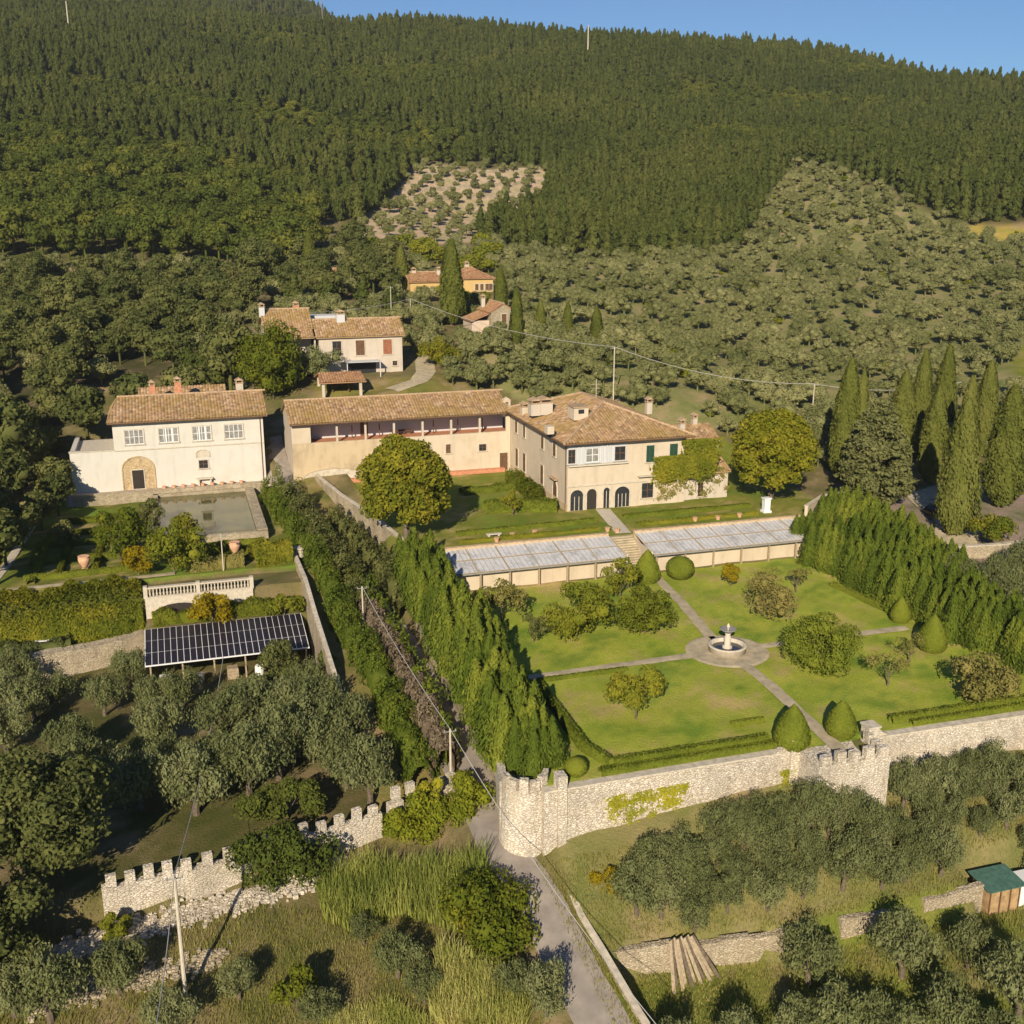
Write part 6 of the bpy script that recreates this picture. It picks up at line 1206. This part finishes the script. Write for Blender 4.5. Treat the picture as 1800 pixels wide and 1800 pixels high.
# creepers lying on the big garden wall
def patch(x0, x1, z0, z1, y, n, label, mat='lf_ivy'):
    f = Fol(); nc = max(6, n//40); cx = rng.uniform(x0, x1, nc); t = rng.uniform(0, 1, nc)**1.5; cz = z1-(z1-z0)*t; k = rng.integers(0, nc, n); sp = rng.uniform(.12, .38, nc)*(1.5 if mat == 'lf_lime' else 1)
    x = cx[k]+rng.normal(size=n)*sp[k]; z = np.minimum(cz[k]+rng.normal(size=n)*sp[k]*.9, z1+.1); p = np.column_stack([x, y-rng.uniform(.02,.8 if mat == 'lf_lime' else .3,n), z]); nn = np.column_stack([rng.normal(size=n)*.5, -np.ones(n), rng.normal(size=n)*.5+.4]); nn /= np.linalg.norm(nn, axis=1, keepdims=True)
    f.add(*leaf_quads(p, nn, (.17 if mat == 'lf_lime' else .10)*rng.uniform(.6,1.4,n), (.11 if mat == 'lf_lime' else .07)*rng.uniform(.6,1.4,n))); tag(f.obj('creeper', mat, True), label, 'creeper')
patch(28.2, 34.2, -6.4, -4.3, 65.0, 1500, 'creeper patch hanging on the left part of the long garden wall'); patch(42.2, 43.3, -7.6, -4.6, 65.0, 600, 'narrow creeper beside the gate bastion'); patch(38.4,39.4,-8.4,-6.8,65.0,500,'small bright creeper tuft low on the long garden wall'); patch(59, 69.6, .6, 4.1, 125.0, 3000, 'fine creeper stems over the villa wing wall', 'lf_bronze')
patch(58.6, 66.2, 3.4, 6.2, 124.42, 5200, 'thick creeper mass over the right end of the villa front', 'lf_lime'); patch(62.6, 67.4, 4.0, 8.2, 124.35, 3600, 'creeper climbing the villa corner above the low wing', 'lf_lime'); patch(59.0, 62.9, .5, 3.2, 124.45, 900, 'thin bare creeper stems on the lower villa wall', 'lf_bronze')
# reeds, grass
def blades(pts_, h, wd, mat, name, label, lean=.5, kind='stuff', seg=3):
    n = len(pts_); a = rng.uniform(0, 2*pi, n); l = rng.uniform(.15, 1, n)*lean; hh = h*rng.uniform(.55,1.1,n); d = np.column_stack([np.cos(a), np.sin(a)]); s_ = np.column_stack([-d[:,1], d[:,0]])
    V_ = []; 
    for k in range(seg+1):
        t = k/seg; c = np.column_stack([pts_[:, :2]+d*(l*hh*t*t)[:, None], pts_[:, 2]+hh*(t-.28*l*t*t)]); w_ = wd*(1-t*.85)
        V_.append(c-np.column_stack([s_*w_, np.zeros(n)])); V_.append(c+np.column_stack([s_*w_, np.zeros(n)]))
    V_ = np.stack(V_, 1).reshape(-1, 3); b = np.arange(n)*(2*seg+2); F_ = np.concatenate([np.stack([b+2*k, b+2*k+1, b+2*k+3, b+2*k+2], 1) for k in range(seg)])
    return tag(mk(name, [V_], [F_], M[mat], True), label, None, None, kind)
def pts_poly(poly, n, jitter=0):
    """random ground points whose photo position lies in poly"""
    xs = [at(q[0], q[1], -10.5) for q in poly]; x0, x1 = min(q[0] for q in xs)-2, max(q[0] for q in xs)+2; y0, y1 = min(q[1] for q in xs)-5, max(q[1] for q in xs)+5; out_ = []
    while sum(map(len, out_)) < n:
        X = rng.uniform(x0, x1, 20000); Y = rng.uniform(y0, y1, 20000); Z_ = hz(X, Y); px, py = proj(X, Y, Z_); k = inpoly(px, py, poly); out_.append(np.column_stack([X, Y, Z_])[k])
    return np.concatenate(out_)[:n]
blades(pts_poly([(555,1560),(640,1530),(720,1545),(850,1515),(862,1560),(800,1640),(700,1610),(640,1650),(570,1620)], 5200), 2.3, .055, 'lf_reed', 'reeds', 'tall arching reed bed below the broken wall', .55)
blades(pts_poly([(775,1690),(880,1740),(930,1770),(920,1830),(790,1830),(755,1780)], 4200), 2.3, .055, 'lf_reed', 'reeds', 'bright reed bed at the bottom beside the lane', .6)
blades(pts_poly([(-50,1560),(600,1600),(900,1600),(1000,1900),(-100,1900)], 26000), .34, .03, 'lf_grass', 'grass', 'dry wild grass over the bottom left meadow', .7, seg=2)
blades(pts_poly([(940,1520),(1850,1350),(1850,1900),(1120,1900)], 26000), .36, .035, 'lf_grass', 'grass', 'wild grass under the lower right olive rows', .7, seg=2)
blades(pts_poly([(560,1790),(680,1760),(760,1800),(740,1880),(540,1880)], 5000), .8, .035, 'lf_reed', 'grass', 'straw-coloured tall grass at the bottom edge', .8, seg=2)
hm = bpy.data.materials.new('haze'); hm.use_nodes = True; hn = hm.node_tree; hn.nodes.clear(); ho = hn.nodes.new('ShaderNodeOutputMaterial'); hv = hn.nodes.new('ShaderNodeVolumePrincipled')
hv.inputs['Color'].default_value = (.86,.9,.95,1); hv.inputs['Density'].default_value = .00008; hn.links.new(hv.outputs[0], ho.inputs['Volume'])
hb = MB().box(-900,1100,-200,1900,float(Z.min())-1,max(420.0, float(Z.max())+25)).build('haze', hm); hb['kind'] = 'stuff'; hb['label'] = 'thin afternoon haze in the valley air'
for nm in list(bpy.data.objects):
    if '_org' in nm: del nm['_org']
    if '_pl' in nm: del nm['_pl']
print('objects', len(S.objects))
